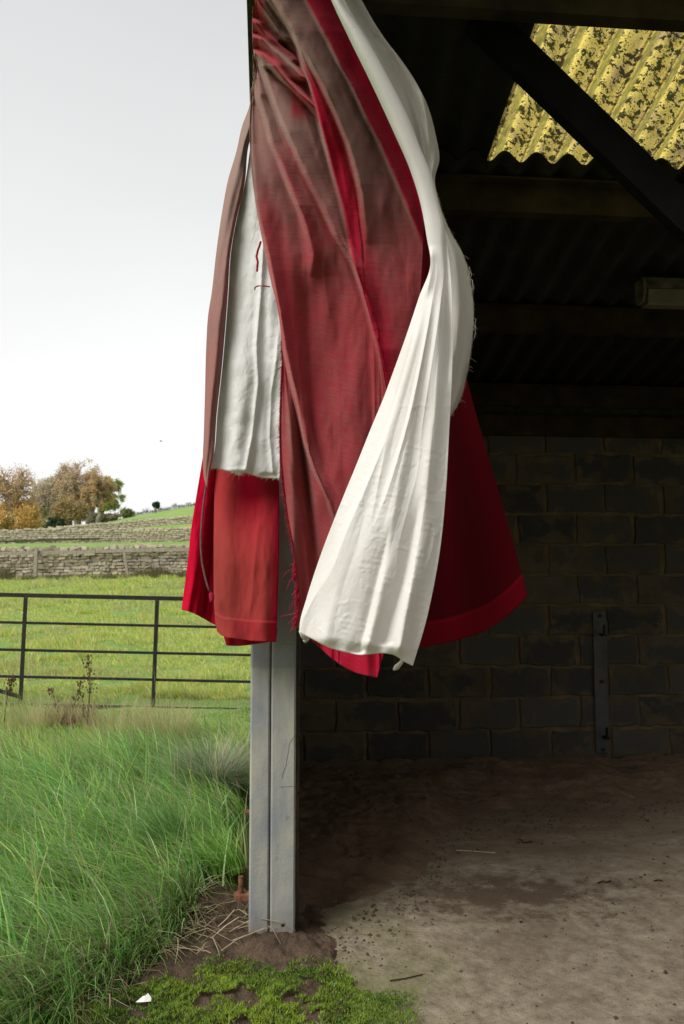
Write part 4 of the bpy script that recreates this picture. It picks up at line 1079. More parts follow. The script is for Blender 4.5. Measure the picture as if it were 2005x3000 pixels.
# ------------------------------------------------------------------ vegetation builders
def blades(name, base, hgt, wid, lean_dir, lean, col, seg=4, mat=None, tipdrop=0.0, parent=None, taper=0.85):
    """one mesh of many curved tapering blades"""
    n = len(base); s = np.linspace(0, 1, seg + 1)
    d = np.stack([np.cos(lean_dir), np.sin(lean_dir), 0 * lean_dir], 1)
    side_a = lean_dir + math.pi / 2 + rng.normal(0, 0.5, n)
    sd = np.stack([np.cos(side_a), np.sin(side_a), 0 * side_a], 1)
    V = np.empty((n, 2 * seg + 1, 3), np.float32)
    for k in range(seg + 1):
        t = s[k]
        up = hgt * (t * np.sqrt(np.clip(1 - 0.55 * lean ** 2, 0.12, 1)) - tipdrop * lean * t ** 3)
        fw = hgt * lean * t ** 1.7
        p = base + d * fw[:, None]; p[:, 2] += up
        w = (wid * 0.5 * (1 - t) ** taper)[:, None]
        if k < seg: V[:, 2 * k], V[:, 2 * k + 1] = p - sd * w, p + sd * w
        else: V[:, 2 * seg] = p
    tri = []
    for k in range(seg - 1):
        a = 2 * k; tri += [(a, a + 1, a + 3), (a, a + 3, a + 2)]
    tri.append((2 * seg - 2, 2 * seg - 1, 2 * seg))
    tri = np.array(tri, np.int64)
    F = (np.arange(n)[:, None, None] * (2 * seg + 1) + tri[None]).reshape(-1, 3)
    C = np.repeat(col, 2 * seg + 1, 0)
    me_ = make_mesh(name, V.reshape(-1, 3), np.ascontiguousarray(F), colors=C)
    return link(name, me_, mat or M_BLADE, parent)
G_DEEP, G_MID, G_LIME, G_PALE, G_STRAW = [np.array(c) for c in ((.19, .38, .085), (.31, .52, .12), (.54, .68, .16), (.58, .66, .34), (.74, .64, .38))]
def grass_col(n, x, y, lime, straw):
    k = rng.random((n, 1))
    c = G_DEEP * (1 - k) + G_MID * k
    m = rng.random(n) < lime; c[m] = G_LIME * rng.uniform(.75, 1.15, (m.sum(), 1))
    m = rng.random(n) < 0.16; c[m] = G_PALE * rng.uniform(.7, 1.05, (m.sum(), 1))
    m = rng.random(n) < straw; c[m] = G_STRAW * rng.uniform(.6, 1.1, (m.sum(), 1))
    return c * rng.uniform(0.8, 1.2, (n, 1))
def clumped(n, x0, x1, y0, y1, cell, spread):           # positions gathered in tufts
    m = int(n / 14); cx, cy2 = rng.uniform(x0, x1, m), rng.uniform(y0, y1, m)
    k = rng.integers(0, m, n)
    return cx[k] + rng.normal(0, spread, n), cy2[k] + rng.normal(0, spread, n), k

# long wind-laid grass between the barn and the gate
def wedge_mask(x, y, lo=-0.62, hi_off=-0.40):
    return (x > lo * y - 0.5) & (x < hi_off - 0.087 * (y - 3.18)) & (y > np.interp(x, GX, GY) + 0.01)
x, y, kk = clumped(170000, -6.2, -0.3, 2.1, 9.4, 0, 0.035)
keep = wedge_mask(x, y) & (rng.random(len(x)) < np.clip(1.25 - 0.075 * y, 0.35, 1)) 
keep &= ~((np.hypot(x + 0.55, (y - 3.52) * 1.3) < 0.14) & (rng.random(len(x)) < 0.7))
x, y, kk = x[keep], y[keep], kk[keep]; n = len(x)
z = terrain(x, y)
patch = fbm(x * 0.9 + 3, y * 0.7 + 8, 3)
far = smooth(5.2, 6.6, y + (patch - 0.5) * 2.0)
hgt = (0.17 + 0.13 * patch) * rng.uniform(0.45, 1.3, n) * (1 - 0.42 * far) * 0.9 * (1 - (0.55 + 0.32 * smooth(-2.7, -2.2, x)) * smooth(6.5, 7.1, y))
tuft_a = math.pi + rng.normal(0.05, 0.55, 20000)[kk % 20000]
ldir = tuft_a + rng.normal(0, 0.35, n) + 0.9 * (fbm(x * 0.8, y * 0.8, 2) - 0.5)
lean = np.clip(rng.normal(0.95 - 0.30 * far, 0.20, n), 0.15, 1.25)
cl = grass_col(n, x, y, 0.20, 0.05) * 1.12; cl[:, 0] *= 0.88
tv = rng.random((20000, 3)); cl = cl * (0.62 + 0.75 * tv[kk % 20000, :1]) * (1 + 0.35 * (tv[kk % 20000, 1:2] - 0.5) * np.array([[1.0, 0.1, -0.6]]))
hgt = hgt * (0.65 + 0.7 * tv[kk % 20000, 2])
m = rng.random(n) < 0.55 * far; cl[m] = (G_LIME * rng.uniform(.7, 1.1, (m.sum(), 1)))
m = rng.random(n) < 0.16 * far * (patch > 0.52); cl[m] = G_STRAW * rng.uniform(.6, 1.0, (m.sum(), 1))
cl[:, :] *= (0.9 + 0.25 * (patch[:, None] - 0.5))
g1 = blades('long_grass', np.stack([x, y, z - 0.01], 1), hgt * 1.45, rng.uniform(.004, .011, n) * (1 + 0.10 * np.maximum(y - 4, 0)), ldir, lean, cl, 4, tipdrop=0.22)
tag(g1, 'long green grass blown flat to one side between barn and gate', 'grass', kind='stuff')
# grass growing by the front edge, drier at its roots
# the short pasture beyond the gate
m_ = 260000
t = rng.random(m_); y = 8.6 + (36.5 - 8.6) * t ** 1.35
x = rng.uniform(-0.60, -0.10, m_) * y + rng.normal(0, 0.15, m_)
cellk = (fbm(x * 2.2, y * 2.2, 2) > 0.40); x, y = x[cellk], y[cellk]; n = len(x)
pz = fbm(x * 0.55, y * 0.45, 3); p2 = fbm(x * 1.7 + 30, y * 1.2, 3)
hgt = rng.uniform(0.04, 0.11, n) * (0.6 + 1.1 * smooth(0.4, 0.7, p2)) * (1 + 0.012 * y)
cl = grass_col(n, x, y, 0.5, 0.10) * np.array([[1.28, 1.08, 1.0]])
m = (pz > 0.54) & (rng.random(n) < 0.45); cl[m] = np.array([.50, .52, .24]) * rng.uniform(.7, 1.1, (m.sum(), 1))
g2 = blades('pasture_grass', np.stack([x, y, terrain(x, y) - 0.005], 1), hgt, rng.uniform(.006, .011, n) * (0.5 + 0.075 * y), math.pi + rng.normal(0, 0.9, n), np.clip(rng.normal(0.7, 0.25, n), 0.1, 1.2), cl, 2)
tag(g2, 'short bright pasture grass in the field beyond the gate', 'grass', kind='stuff')
# rough grass and dead stalks at the foot of the first wall
n = 14000
x = rng.uniform(-21, 0, n); y = 34.6 - rng.random(n) ** 1.6 * 1.3
tall = fbm(x * 0.6, x * 0 + 2.2, 3)
cl = np.where(rng.random((n, 1)) < 0.5, np.array([[.26, .20, .11]]), np.array([[.12, .15, .05]])) * rng.uniform(.6, 1.2, (n, 1))
g3 = blades('wall_foot_growth', np.stack([x, y, terrain(x, y)], 1), rng.uniform(.15, .45, n) * (0.4 + 1.3 * smooth(.42, .7, tall)), np.full(n, .028), rng.uniform(0, 6.28, n), rng.uniform(.1, .6, n), cl, 3)
tag(g3, 'brown weeds and rough grass along the foot of the stone wall', 'weeds', kind='stuff')

# ------------------------------------------------------------------ tufts and weeds that can be told apart
def tuft(px, py, Yd, nb, h0, spread, cols, label, lean=(0.5, 1.1), wid=0.006, bias=None, cat='grass tuft'):
    p = at(px, py, Yd); gz_ = terrain(p.x, Yd).item()
    r = np.sqrt(rng.random(nb)) * spread; a = rng.uniform(0, 2 * math.pi, nb)
    b = np.stack([r * np.cos(a), r * np.sin(a), 0 * r - 0.01], 1)
    ld = a + rng.normal(0, .35, nb) if bias is None else bias + rng.normal(0, .7, nb)
    ci = np.array(cols)[rng.integers(0, len(cols), nb)] * rng.uniform(.75, 1.2, (nb, 1))
    o = blades('grass_tuft', b, h0 * rng.uniform(.55, 1.1, nb), np.full(nb, wid) * rng.uniform(.7, 1.3, nb), ld, rng.uniform(*lean, nb), ci, 5, tipdrop=0.25)
    o.location = (p.x, Yd, gz_); tag(o, label, cat); return o
tuft(625, 2290, 5.1, 1300, 0.46, 0.13, [(.17, .28, .14), (.22, .34, .18), (.48, .47, .33), (.58, .52, .38)], 'round tussock of stiff grey-green grass with pale tips near the post', (0.45, 1.15), .006)
tuft(660, 2700, 3.72, 420, 0.24, 0.10, [(.30, .56, .11), (.24, .46, .10), (.40, .62, .18)], 'bright fresh green tuft behind the rusty hinge pin', (0.5, 1.05), .008, bias=math.pi)
tuft(520, 2590, 3.85, 600, 0.33, 0.09, [(.12, .28, .06), (.16, .34, .09), (.30, .46, .16)], 'tall dark green tuft at the edge of the bare soil', (0.3, 1.0), .0065, bias=math.pi * 0.9)
tuft(720, 2690, 3.78, 60, 0.34, 0.05, [(.42, .36, .2), (.35, .31, .16)], 'few dry stalks standing against the foot of the post', (0.05, 0.35), .004)
for (px, py, Yd, nb, lb) in ((345, 2170, 6.4, 240, 'pale dry seeding grass standing beside the dead bracken heap'), (480, 2190, 6.2, 280, 'pale dry seeding grass behind the stiff grey-green tussock'), (90, 2140, 6.9, 200, 'pale dry seeding grass below the gate brace')):
    o = tuft(px, py, Yd, nb * 2, 0.42, 0.24, [(.60, .52, .30), (.54, .47, .25), (.40, .42, .18)], lb, (0.1, 0.6), .0045)
    o['group'] = 'pale dry grass patches'

n = 420
x, y = rng.uniform(-3.6, -0.5, n), rng.uniform(3.2, 8.0, n); kp = wedge_mask(x, y); x, y = x[kp], y[kp]; n = len(x)
st = blades('seed_stalks', np.stack([x, y, terrain(x, y)], 1), rng.uniform(.25, .55, n), rng.uniform(.0022, .0038, n) * (1 + .08 * y), math.pi + rng.normal(0, 1.0, n), rng.uniform(.1, .75, n), np.array([[.62, .52, .32]]) * rng.uniform(.6, 1.1, (n, 1)), 5)
tag(st, 'scattered pale seed stalks rising through the long grass', 'grass', kind='stuff')
M_DOCK = m_plain('dead_stem', (0.10, 0.05, 0.035, 1), 0.4, 40, 0.9)
def dock(pts, Yd, label, r0=0.006, seeds=60, spread=0.02, seed=0):
    p0 = at(*pts[0], Yd); root = empty('dock_weed', (p0.x, Yd, terrain(p0.x, Yd).item() - 0.02))
    q = [at(x_, y_, Yd) - root.location for x_, y_ in pts]; q[0] = Vector((q[0].x, 0, 0))
    MB().tube(q, [r0 * (1 - 0.6 * i / (len(q) - 1)) for i in range(len(q))], 6).build('stem', M_DOCK, root)
    rr_ = random.Random(seed); m = MB()
    for k in range(seeds):
        f = rr_.uniform(0.35, 1.0) * (len(q) - 1); i = min(int(f), len(q) - 2); c = q[i].lerp(q[i + 1], f - i)
        c = c + Vector((rr_.gauss(0, spread), rr_.gauss(0, spread), rr_.gauss(0, 0.01))); s_ = rr_.uniform(.004, .009)
        m.add([c + Vector(v) * s_ for v in ((1, 0, 0), (-1, 0, 0), (0, 1, 0), (0, -1, 0), (0, 0, 1.4), (0, 0, -1.4))], [(0, 2, 4), (2, 1, 4), (1, 3, 4), (3, 0, 4), (2, 0, 5), (1, 2, 5), (3, 1, 5), (0, 3, 5)])
    o = m.build('seed_head', M_DOCK, root); o['kind'] = 'stuff'; tag(root, label, 'weed', 'dead dock weeds'); return root
dock([(255, 2096), (262, 2050), (264, 2005), (262, 1960), (256, 1920)], 7.0, 'tall straight dead dock stem with brown seeds in front of the gate', seeds=90, seed=1)
dock([(252, 2080), (243, 2050), (232, 2020)], 7.0, 'short dead stem leaning away from the tall dock', 0.004, 30, 0.012, 2)
dock([(178, 2090), (165, 2060), (152, 2030), (147, 2018)], 7.1, 'low crooked dead dock stem with a dark tip', 0.004, 40, 0.014, 3)
dock([(10, 2080), (22, 2040), (32, 2005), (35, 1985)], 7.0, 'dead dock with a dense dark seed head by the gate brace', 0.005, 120, 0.018, 4)
dock([(205, 2085), (222, 2050), (236, 2010), (234, 1998)], 7.15, 'bent dead dock stem crossing a dry clump', 0.004, 40, 0.02, 5)
# brown bracken heap by the dock
n = 320
p = at(218, 2085, 7.1); a_ = rng.uniform(0, 6.28, n); r2 = np.sqrt(rng.random(n)) * .22
o = blades('dead_bracken', np.stack([r2 * np.cos(a_), r2 * np.sin(a_) * .6, 0 * r2], 1), rng.uniform(.08, .34, n), np.full(n, .009), rng.uniform(0, 6.28, n), rng.uniform(.3, 1.2, n), np.array([[.42, .31, .19]]) * rng.uniform(.5, 1.3, (n, 1)), 3)
o.location = (p.x, 7.1, terrain(p.x, 7.1).item()); tag(o, 'brown heap of dead bracken at the foot of the gate', 'bracken')
# ------------------------------------------------------------------ bare soil, moss and litter round the post
def soil_z(X, Y):
    z = 0.012 + 0.035 * np.exp(-((X + 0.30) / 0.22) ** 2 - ((Y - 3.16) / 0.13) ** 2)
    z = z + 0.08 * np.exp(-((X + 0.62) / 0.17) ** 2 - ((Y - 3.42) / 0.14) ** 2)
    z = z + 0.03 * smooth(-0.1, 0.2, Y - np.interp(X, GX, GY)) * smooth(-0.3, -0.5, X)
    z = z + (fbm(X * 5, Y * 5, 3) - 0.5) * 0.05 + (fbm(X * 26, Y * 26, 4) - 0.5) * 0.042 + (fbm(X * 80, Y * 80, 2) - 0.5) * 0.010
    z = z - 0.06 * smooth(-0.10, 0.10, X - 0.12 * (3.1 - Y) + 0.06 * (fbm(X * 7, Y * 7, 3) - .5)) 
    z = z - 0.10 * smooth(3.62, 3.85, Y)
    dg = Y - np.interp(X, GX, GY); k_ = smooth(0.0, 0.18, dg) * smooth(-0.45, -0.6, X)
    return z * (1 - k_) + (terrain(X, Y) - 0.02 + 0.02 * (fbm(X * 26, Y * 26, 3) - .5)) * k_
soil = grid_obj('soil', -1.9, 0.25, 2.0, 3.86, 300, 260, soil_z, M_SOIL); tag(soil, kind='structure')
# moss cushions: tiny upright shoots on mounded clumps
def moss_mask(X, Y):
    lim = np.interp(X, [-1.6, -1.1, -.8, -.6, -.45, -.3, -.1, .05, .2], [2.5, 2.70, 2.80, 2.90, 2.93, 2.97, 2.95, 2.86, 2.78])
    return smooth(0.05, -0.04, Y - lim + (fbm(X * 8 + 5, Y * 8, 4) - 0.5) * 0.30) * smooth(0.28, 0.14, X) * smooth(0.31, 0.42, fbm(X * 9, Y * 13 + 7, 4) + 0.02)
def cushion(X, Y): return 0.045 * np.maximum(fbm(X * 12 + 3, Y * 12, 3) - 0.3, 0) + 0.02 * fbm(X * 36, Y * 36, 2)
n = 190000
x, y = rng.uniform(-1.7, 0.3, n), rng.uniform(2.25, 3.05, n)
k = rng.random(n) < moss_mask(x, y); x, y = x[k], y[k]; n = len(x)
hz = np.maximum(soil_z(x, y), 0.0) + cushion(x, y)
tone = fbm(x * 7 + 20, y * 7, 3)[:, None]
cl = np.array([[.05, .13, .015]]) * (1 - tone) + np.array([[.32, .43, .04]]) * tone
m = rng.random(n) < 0.08; cl[m] = np.array([[.26, .31, .18]])
m = rng.random(n) < 0.25 * smooth(0.5, 0.62, fbm(x * 5, y * 5 + 11, 2)); cl[m] = np.array([[.03, .08, .02]])
cl = cl * rng.uniform(.7, 1.25, (n, 1))
moss = blades('moss', np.stack([x, y, hz - 0.008], 1), rng.uniform(.004, .011, n) * (0.5 + 1.4 * tone[:, 0]), rng.uniform(.0025, .005, n), rng.uniform(0, 6.28, n), rng.uniform(.3, 1.1, n), cl, 2, mat=M_MOSS)
tag(moss, 'bright green and yellow moss cushions at the foot of the post', 'moss', kind='stuff')
n = 16000
x = rng.uniform(-1.9, -0.60, n); y = np.interp(x, GX, GY) + rng.normal(0.02, 0.075, n)
cl = grass_col(n, x, y, 0.12, 0.10); m = rng.random(n) < 0.22; cl[m] = np.array([[.30, .21, .12]]) * rng.uniform(.5, 1.3, (m.sum(), 1))
cl[:, 0] *= 0.88
fr_ = blades('turf_fringe', np.stack([x, y, np.maximum(soil_z(x, y), terrain(x, y) - 0.06) - 0.01], 1), rng.uniform(.10, .34, n), rng.uniform(.0045, .008, n), math.pi * 1.15 + rng.normal(0, .8, n), np.clip(rng.normal(.9, .25, n), .2, 1.25), cl, 4, tipdrop=0.3)
tag(fr_, 'ragged green and brown turf edge hanging over the bare soil', 'grass', kind='stuff')
# dry straw lying over the soil
def strands(name, n, xr, yr, l, ang, cols, label, lift=0.012, mask=None):
    m = MB(); C = []; r = random.Random(name)
    for _ in range(n):
        x_, y_ = r.uniform(*xr), r.uniform(*yr)
        if mask and not mask(x_, y_): continue
        a_ = r.gauss(*ang); L_ = r.uniform(*l); bend = r.gauss(0, .5); pts = []
        w = r.uniform(.0009, .0022); hgt_ = r.uniform(.0, .05)
        for k in range(5):
            f = k / 4; aa_ = a_ + bend * f
            X_, Y_ = x_ + math.cos(aa_) * L_ * f, y_ + math.sin(aa_) * L_ * f
            zz = max(soil_z(np.array(X_), np.array(Y_)).item(), 0.0) + lift + hgt_ * math.sin(f * math.pi) 
            pts.append((X_, Y_, zz))
        b0 = len(m.v); m.tube(pts, [w, w, w * .9, w * .7, w * .3], 3, cap=False)
        c = np.array(r.choice(cols)) * r.uniform(.7, 1.2); C += [c] * (len(m.v) - b0)
    me_ = make_mesh(name, m.v, m.f, colors=np.array(C)); o = link(name, me_, M_STRAW); tag(o, label, 'straw', kind='stuff'); return o
STC = [(.40, .32, .19), (.33, .25, .15), (.48, .41, .27), (.22, .16, .10)]
strands('dry_straw', 60, (-0.80, -0.40), (3.05, 3.45), (.06, .28), (0.5, .9), STC, 'pale dry straw fallen across the soil beside the post')
strands('dead_grass', 3000, (-1.9, -0.55), (2.2, 3.35), (.05, .20), (0.2, 1.3), STC + [(.13, .09, .05)], 'brown dead grass matted along the edge of the turf', 0.006,
        mask=lambda a_, b_: abs(b_ - np.interp(a_, GX, GY)) < 0.16)
# chips and crumbs on the floor
m = MB(); rr_ = random.Random(4)
for k in range(2600):
    u_, v_ = rr_.uniform(-0.1, 3.2), rr_.uniform(-1.1, 2.2)
    if k > 1200:
        bx_ = rr_.uniform(-.1, 2.2); w0 = to_local(bx_, np.interp(bx_, BX, BY) - abs(rr_.gauss(0, .25))); u_, v_ = w0
    w_ = to_world(u_, v_); zz = max(dirt_h(np.array(w_.x), np.array(w_.y)).item(), 0.0)
    s_ = rr_.choice([.003, .004, .005, .006, .009]) * rr_.uniform(.7, 1.4)
    a_ = rr_.uniform(0, 6.28); q = [(math.cos(a_ + i * 1.57) * s_ * rr_.uniform(.6, 1.6), math.sin(a_ + i * 1.57) * s_ * rr_.uniform(.6, 1.6)) for i in range(4)]
    m.add([(w_.x + a__, w_.y + b__, zz - 0.001) for a__, b__ in q] + [(w_.x, w_.y, zz + s_ * rr_.uniform(.5, 1.1))], [(0, 1, 4), (1, 2, 4), (2, 3, 4), (3, 0, 4)])
M_CRUMB = m_plain('crumb', (0.05, 0.036, 0.025, 1), 0.6, 14, 0.9, c2=(0.12, 0.09, 0.065, 1))
cr = m.build('crumbs', M_CRUMB); tag(cr, 'crumbs of dirt and grit scattered on the concrete floor', 'grit', kind='stuff')
M_TWIG = m_plain('twig', (0.035, 0.024, 0.016, 1), 0.4, 60, 0.9)
M_PALE = m_plain('pale_stem', (0.42, 0.38, 0.30, 1), 0.2, 60, 0.8)
def floor_pt(px_, py_, up=0.004):
    dx, dy, dz = ray(px_, py_); z = 0.0
    for _ in range(6):
        t = (z - CAM_H) / dz; X_, Y_ = dx * t, dy * t
        z = max(dirt_h(np.array(X_), np.array(Y_)).item() if Y_ > 3.0 and X_ > -0.2 else 0.0, soil_z(np.array(X_), np.array(Y_)).item() if (X_ < 0.25 and Y_ < 3.86) else 0.0, 0.0)
    return Vector((X_, Y_, z + up))
def twig(pts, r, mat, name, label, cat, group=None):
    q = [floor_pt(*p) for p in pts]; o0 = q[0].copy()
    o = MB().tube([p - o0 + Vector((0, 0, .001)) for p in q], r, 5).build(name, mat); o.location = o0; tag(o, label, cat, group); return o
twig([(1337, 2494), (1395, 2497), (1452, 2502)], 0.0022, M_PALE, 'straw_stem', 'long pale straw lying on the concrete beside the dirt drift', 'straw')
twig([(1143, 2877), (1190, 2870), (1240, 2858)], 0.0022, M_TWIG, 'twig', 'thin dark twig lying on the mossy concrete', 'twig')
twig([(1752, 2590), (1766, 2584), (1778, 2588), (1790, 2582)], 0.003, M_TWIG, 'curled_leaf', 'small curled dark leaf on the concrete below the strap', 'leaf', )
twig([(1916, 2584), (1930, 2581), (1942, 2584)], 0.0028, M_TWIG, 'curled_leaf', 'short curled leaf lying alone towards the open floor', 'leaf')
twig([(1526, 2462), (1534, 2472), (1560, 2468)], 0.004, M_TWIG, 'curled_leaf', 'crooked dark leaf at the edge of the dirt', 'leaf')
def clod(px_, py_, s_, label, seed):
    c = floor_pt(px_, py_, s_ * 0.5); bm = bmesh.new(); bmesh.ops.create_icosphere(bm, subdivisions=2, radius=s_)
    r = random.Random(seed)
    for v in bm.verts: v.co *= 1 + r.uniform(-.28, .28); v.co.z *= 0.75
    me_ = bpy.data.meshes.new('dirt_clod'); bm.to_mesh(me_); bm.free()
    o = link('dirt_clod', me_, M_DIRT); o.location = c; tag(o, label, 'clod', 'dirt clods'); return o
clod(1985, 2768, 0.020, 'dark clod of dirt lying alone on the pale concrete', 1)
clod(1247, 2432, 0.050, 'rounded clod of earth at the foot of the dirt drift', 2)
clod(1300, 2436, 0.045, 'flat-topped clod of earth beside a rounder one', 3)
clod(1022, 2847, 0.013, 'small stone-like clod between moss and concrete', 4)
# scrap of white paper on the moss
pc = floor_pt(424, 2952, 0.022)
pm = make_mesh('paper_scrap', [(-.028, -.008, 0), (.0, -.014, .004), (.026, -.006, 0.002), (.020, .004, .010), (.008, .010, .020), (.002, .003, .016), (-.008, .006, .012)], [(0, 1, 6), (1, 5, 6), (1, 2, 3), (1, 3, 5), (3, 4, 5)])
M_PAPER = m_plain('paper', (0.78, 0.78, 0.76, 1), 0.06, 30, 0.7)
pp = link('paper_scrap', pm, M_PAPER, None, pc); so = pp.modifiers.new('t', 'SOLIDIFY'); so.thickness = 0.0012
tag(pp, 'torn scrap of white paper lying on the moss', 'paper')

# ------------------------------------------------------------------ trees
M_BARK = m_plain('bark', (0.22, 0.19, 0.155, 1), 0.35, 1.5, 0.95)
def tree(px_, py_, Yd, crown, trunk_r, cols, nleaf, leaf, label, name, seed, limbs=9, subs=6, twigs=5, group='trees on the hillside', lean=0.0, hollow=0.35):
    """crown = (centre px, centre py, half width px, half height px) in photograph pixels at that distance"""
    r = np.random.default_rng(seed); s = Yd / FPX * 1.0; nleaf = int(nleaf * 3.4); leaf = leaf * 0.58
    base = at(px_, py_, Yd); base.z = terrain(base.x, Yd).item()
    c = at(crown[0], crown[1], Yd) - base; rx, rz = crown[2] * s, crown[3] * s; ry = rx * 0.85
    root = empty(name, base); m = MB(); tips = []
    fork = Vector((c.x * 0.55, 0, max(c.z - rz * 0.55, 0.28 * (c.z + rz))))
    m.tube([(0, 0, -0.4), (c.x * .1, 0, fork.z * .4), fork], [trunk_r * 1.3, trunk_r, trunk_r * .85], 8)
    def inside(k):
        while True:
            v = r.normal(size=3); v /= np.linalg.norm(v)
            if v[2] > -0.75: break
        q = v * k; return Vector((c.x + q[0] * rx, q[1] * ry, c.z + q[2] * rz))
    def branch(p, q, r0, r1, wob):
        d = q - p; a = p + d * .35 + Vector(r.normal(size=3) * wob * d.length) + Vector((0, 0, .06 * d.length)); b = p + d * .7 + Vector(r.normal(size=3) * wob * d.length)
        m.tube([p, a, b, q], [r0, r0 * .75 + r1 * .25, r0 * .35 + r1 * .65, r1], 5, cap=False); return [p, a, b, q]
    for i in range(limbs):
        e1 = inside(0.52 + 0.14 * r.random()); l1 = branch(fork, e1, trunk_r * .5, trunk_r * .2, .08)
        for j in range(subs):
            st = l1[1 + int(r.integers(0, 3))]; e2 = inside(0.86 + .12 * r.random())
            for _ in range(6):
                e3 = inside(0.80 + .2 * r.random())
                if (e3 - e1).length < (e2 - e1).length: e2 = e3
            l2 = branch(st, e2, trunk_r * .19, trunk_r * .06, .09); tips += [l2[2], l2[3]]
            for k in range(twigs):
                st2 = l2[1 + int(r.integers(0, 3))]; e4 = st2 + Vector(r.normal(size=3) * (rx * .16)) + (e2 - c).normalized() * rx * .06
                rel = e4 - c; q = math.sqrt((rel.x / rx) ** 2 + (rel.y / ry) ** 2 + (rel.z / rz) ** 2)
                if q > 1.04: e4 = c + rel * (1.04 / q)
                m.tube([st2, (st2 + e4) / 2 + Vector(r.normal(size=3) * .1), e4], [trunk_r * .06, trunk_r * .045, trunk_r * .02], 3, cap=False); tips.append(e4)
    m.build('trunk', M_BARK, root, True)
    T = np.array([tuple(t) for t in tips]); k = r.integers(0, len(T), nleaf)
    P = T[k] + r.normal(size=(nleaf, 3)) * (rx * .085)
    keepz = P[:, 2] > 0.4; P, k = P[keepz], k[keepz]; n_ = len(P)
    ctone = r.random(len(T))[k]
    cols = np.array(cols); ci = cols[np.minimum((ctone * len(cols)).astype(int), len(cols) - 1)] * r.uniform(.7, 1.25, (n_, 1))
    a = r.normal(size=(n_, 3)); a /= np.linalg.norm(a, axis=1)[:, None]; b = np.cross(a, r.normal(size=(n_, 3))); b /= np.linalg.norm(b, axis=1)[:, None]
    sz = (leaf * r.uniform(.6, 1.3, n_))[:, None]
    V = np.stack([P - a * sz, P + b * sz * .7, P + a * sz, P - b * sz * .7], 1).reshape(-1, 3)
    F = np.arange(n_ * 4).reshape(-1, 4)
    cr_ = link('crown', make_mesh('crown', V, F, colors=np.repeat(ci, 4, 0)), M_LEAF, root)
    tag(root, label, 'tree', group); return root
GOLD = [(.68, .46, .16), (.62, .39, .12), (.56, .42, .18)]
TAN = [(.52, .43, .32), (.56, .45, .31), (.46, .40, .30), (.54, .47, .35)]
RUST = [(.62, .44, .22), (.58, .43, .26), (.52, .41, .27)]
GREEN = [(.26, .34, .09), (.32, .38, .11), (.38, .38, .13)]
tree(28, 1568, 100, (45, 1432, 78, 66), 0.62, [(.54, .36, .2), (.46, .35, .22), (.62, .38, .16)], 1500, .17, 'tall half-bare oak with rusty leaves at its twig ends', 'oak_tree', 3, 8, 7, 5)
tree(62, 1566, 99, (40, 1520, 82, 44), 0.25, GOLD, 9000, .20, 'low spreading tree in dense golden orange leaf under the half-bare oak', 'golden_tree', 4, 8, 6, 5)
tree(196, 1552, 128, (168, 1462, 66, 66), 0.5, TAN, 7000, .22, 'broad greyish brown tree on the field side of the clump', 'hillside_tree', 5, 9, 7, 5)
tree(228, 1545, 126, (232, 1432, 66, 88), 0.55, TAN[:2] + RUST, 7500, .20, 'tallest rounded brown tree with bare limbs showing through', 'hillside_tree', 6, 10, 7, 5)
tree(258, 1538, 124, (288, 1452, 48, 62), 0.45, RUST + [(.36, .24, .07)], 5200, .20, 'orange brown tree leaning out over the green slope', 'hillside_tree', 7, 8, 6, 5)
tree(286, 1534, 148, (324, 1456, 40, 56), 0.45, GREEN, 4600, .24, 'still green tree showing behind the orange one', 'green_tree', 8, 8, 6, 4)
tree(150, 1552, 150, (150, 1456, 52, 62), 0.45, [(.30, .32, .14), (.36, .33, .15)], 4500, .24, 'olive green tree behind the brown clump', 'olive_tree', 9, 8, 6, 4)
tree(208, 1550, 120, (206, 1500, 50, 38), 0.3, [(.42, .33, .15), (.38, .27, .14), (.46, .34, .14)], 4200, .19, 'lower brown tree filling the foot of the clump', 'hillside_tree', 10, 7, 6, 4)
tree(110, 1560, 135, (104, 1500, 34, 44), 0.3, TAN, 2600, .2, 'thin pale brown tree between the oak and the clump', 'hillside_tree', 12, 7, 6, 4)
tree(455, 1500, 190, (456, 1478, 10, 17), 0.3, [(.05, .09, .04), (.06, .10, .05)], 1500, .5, 'small dark ivy-clad tree alone on the skyline', 'ivy_tree', 11, 5, 5, 3)
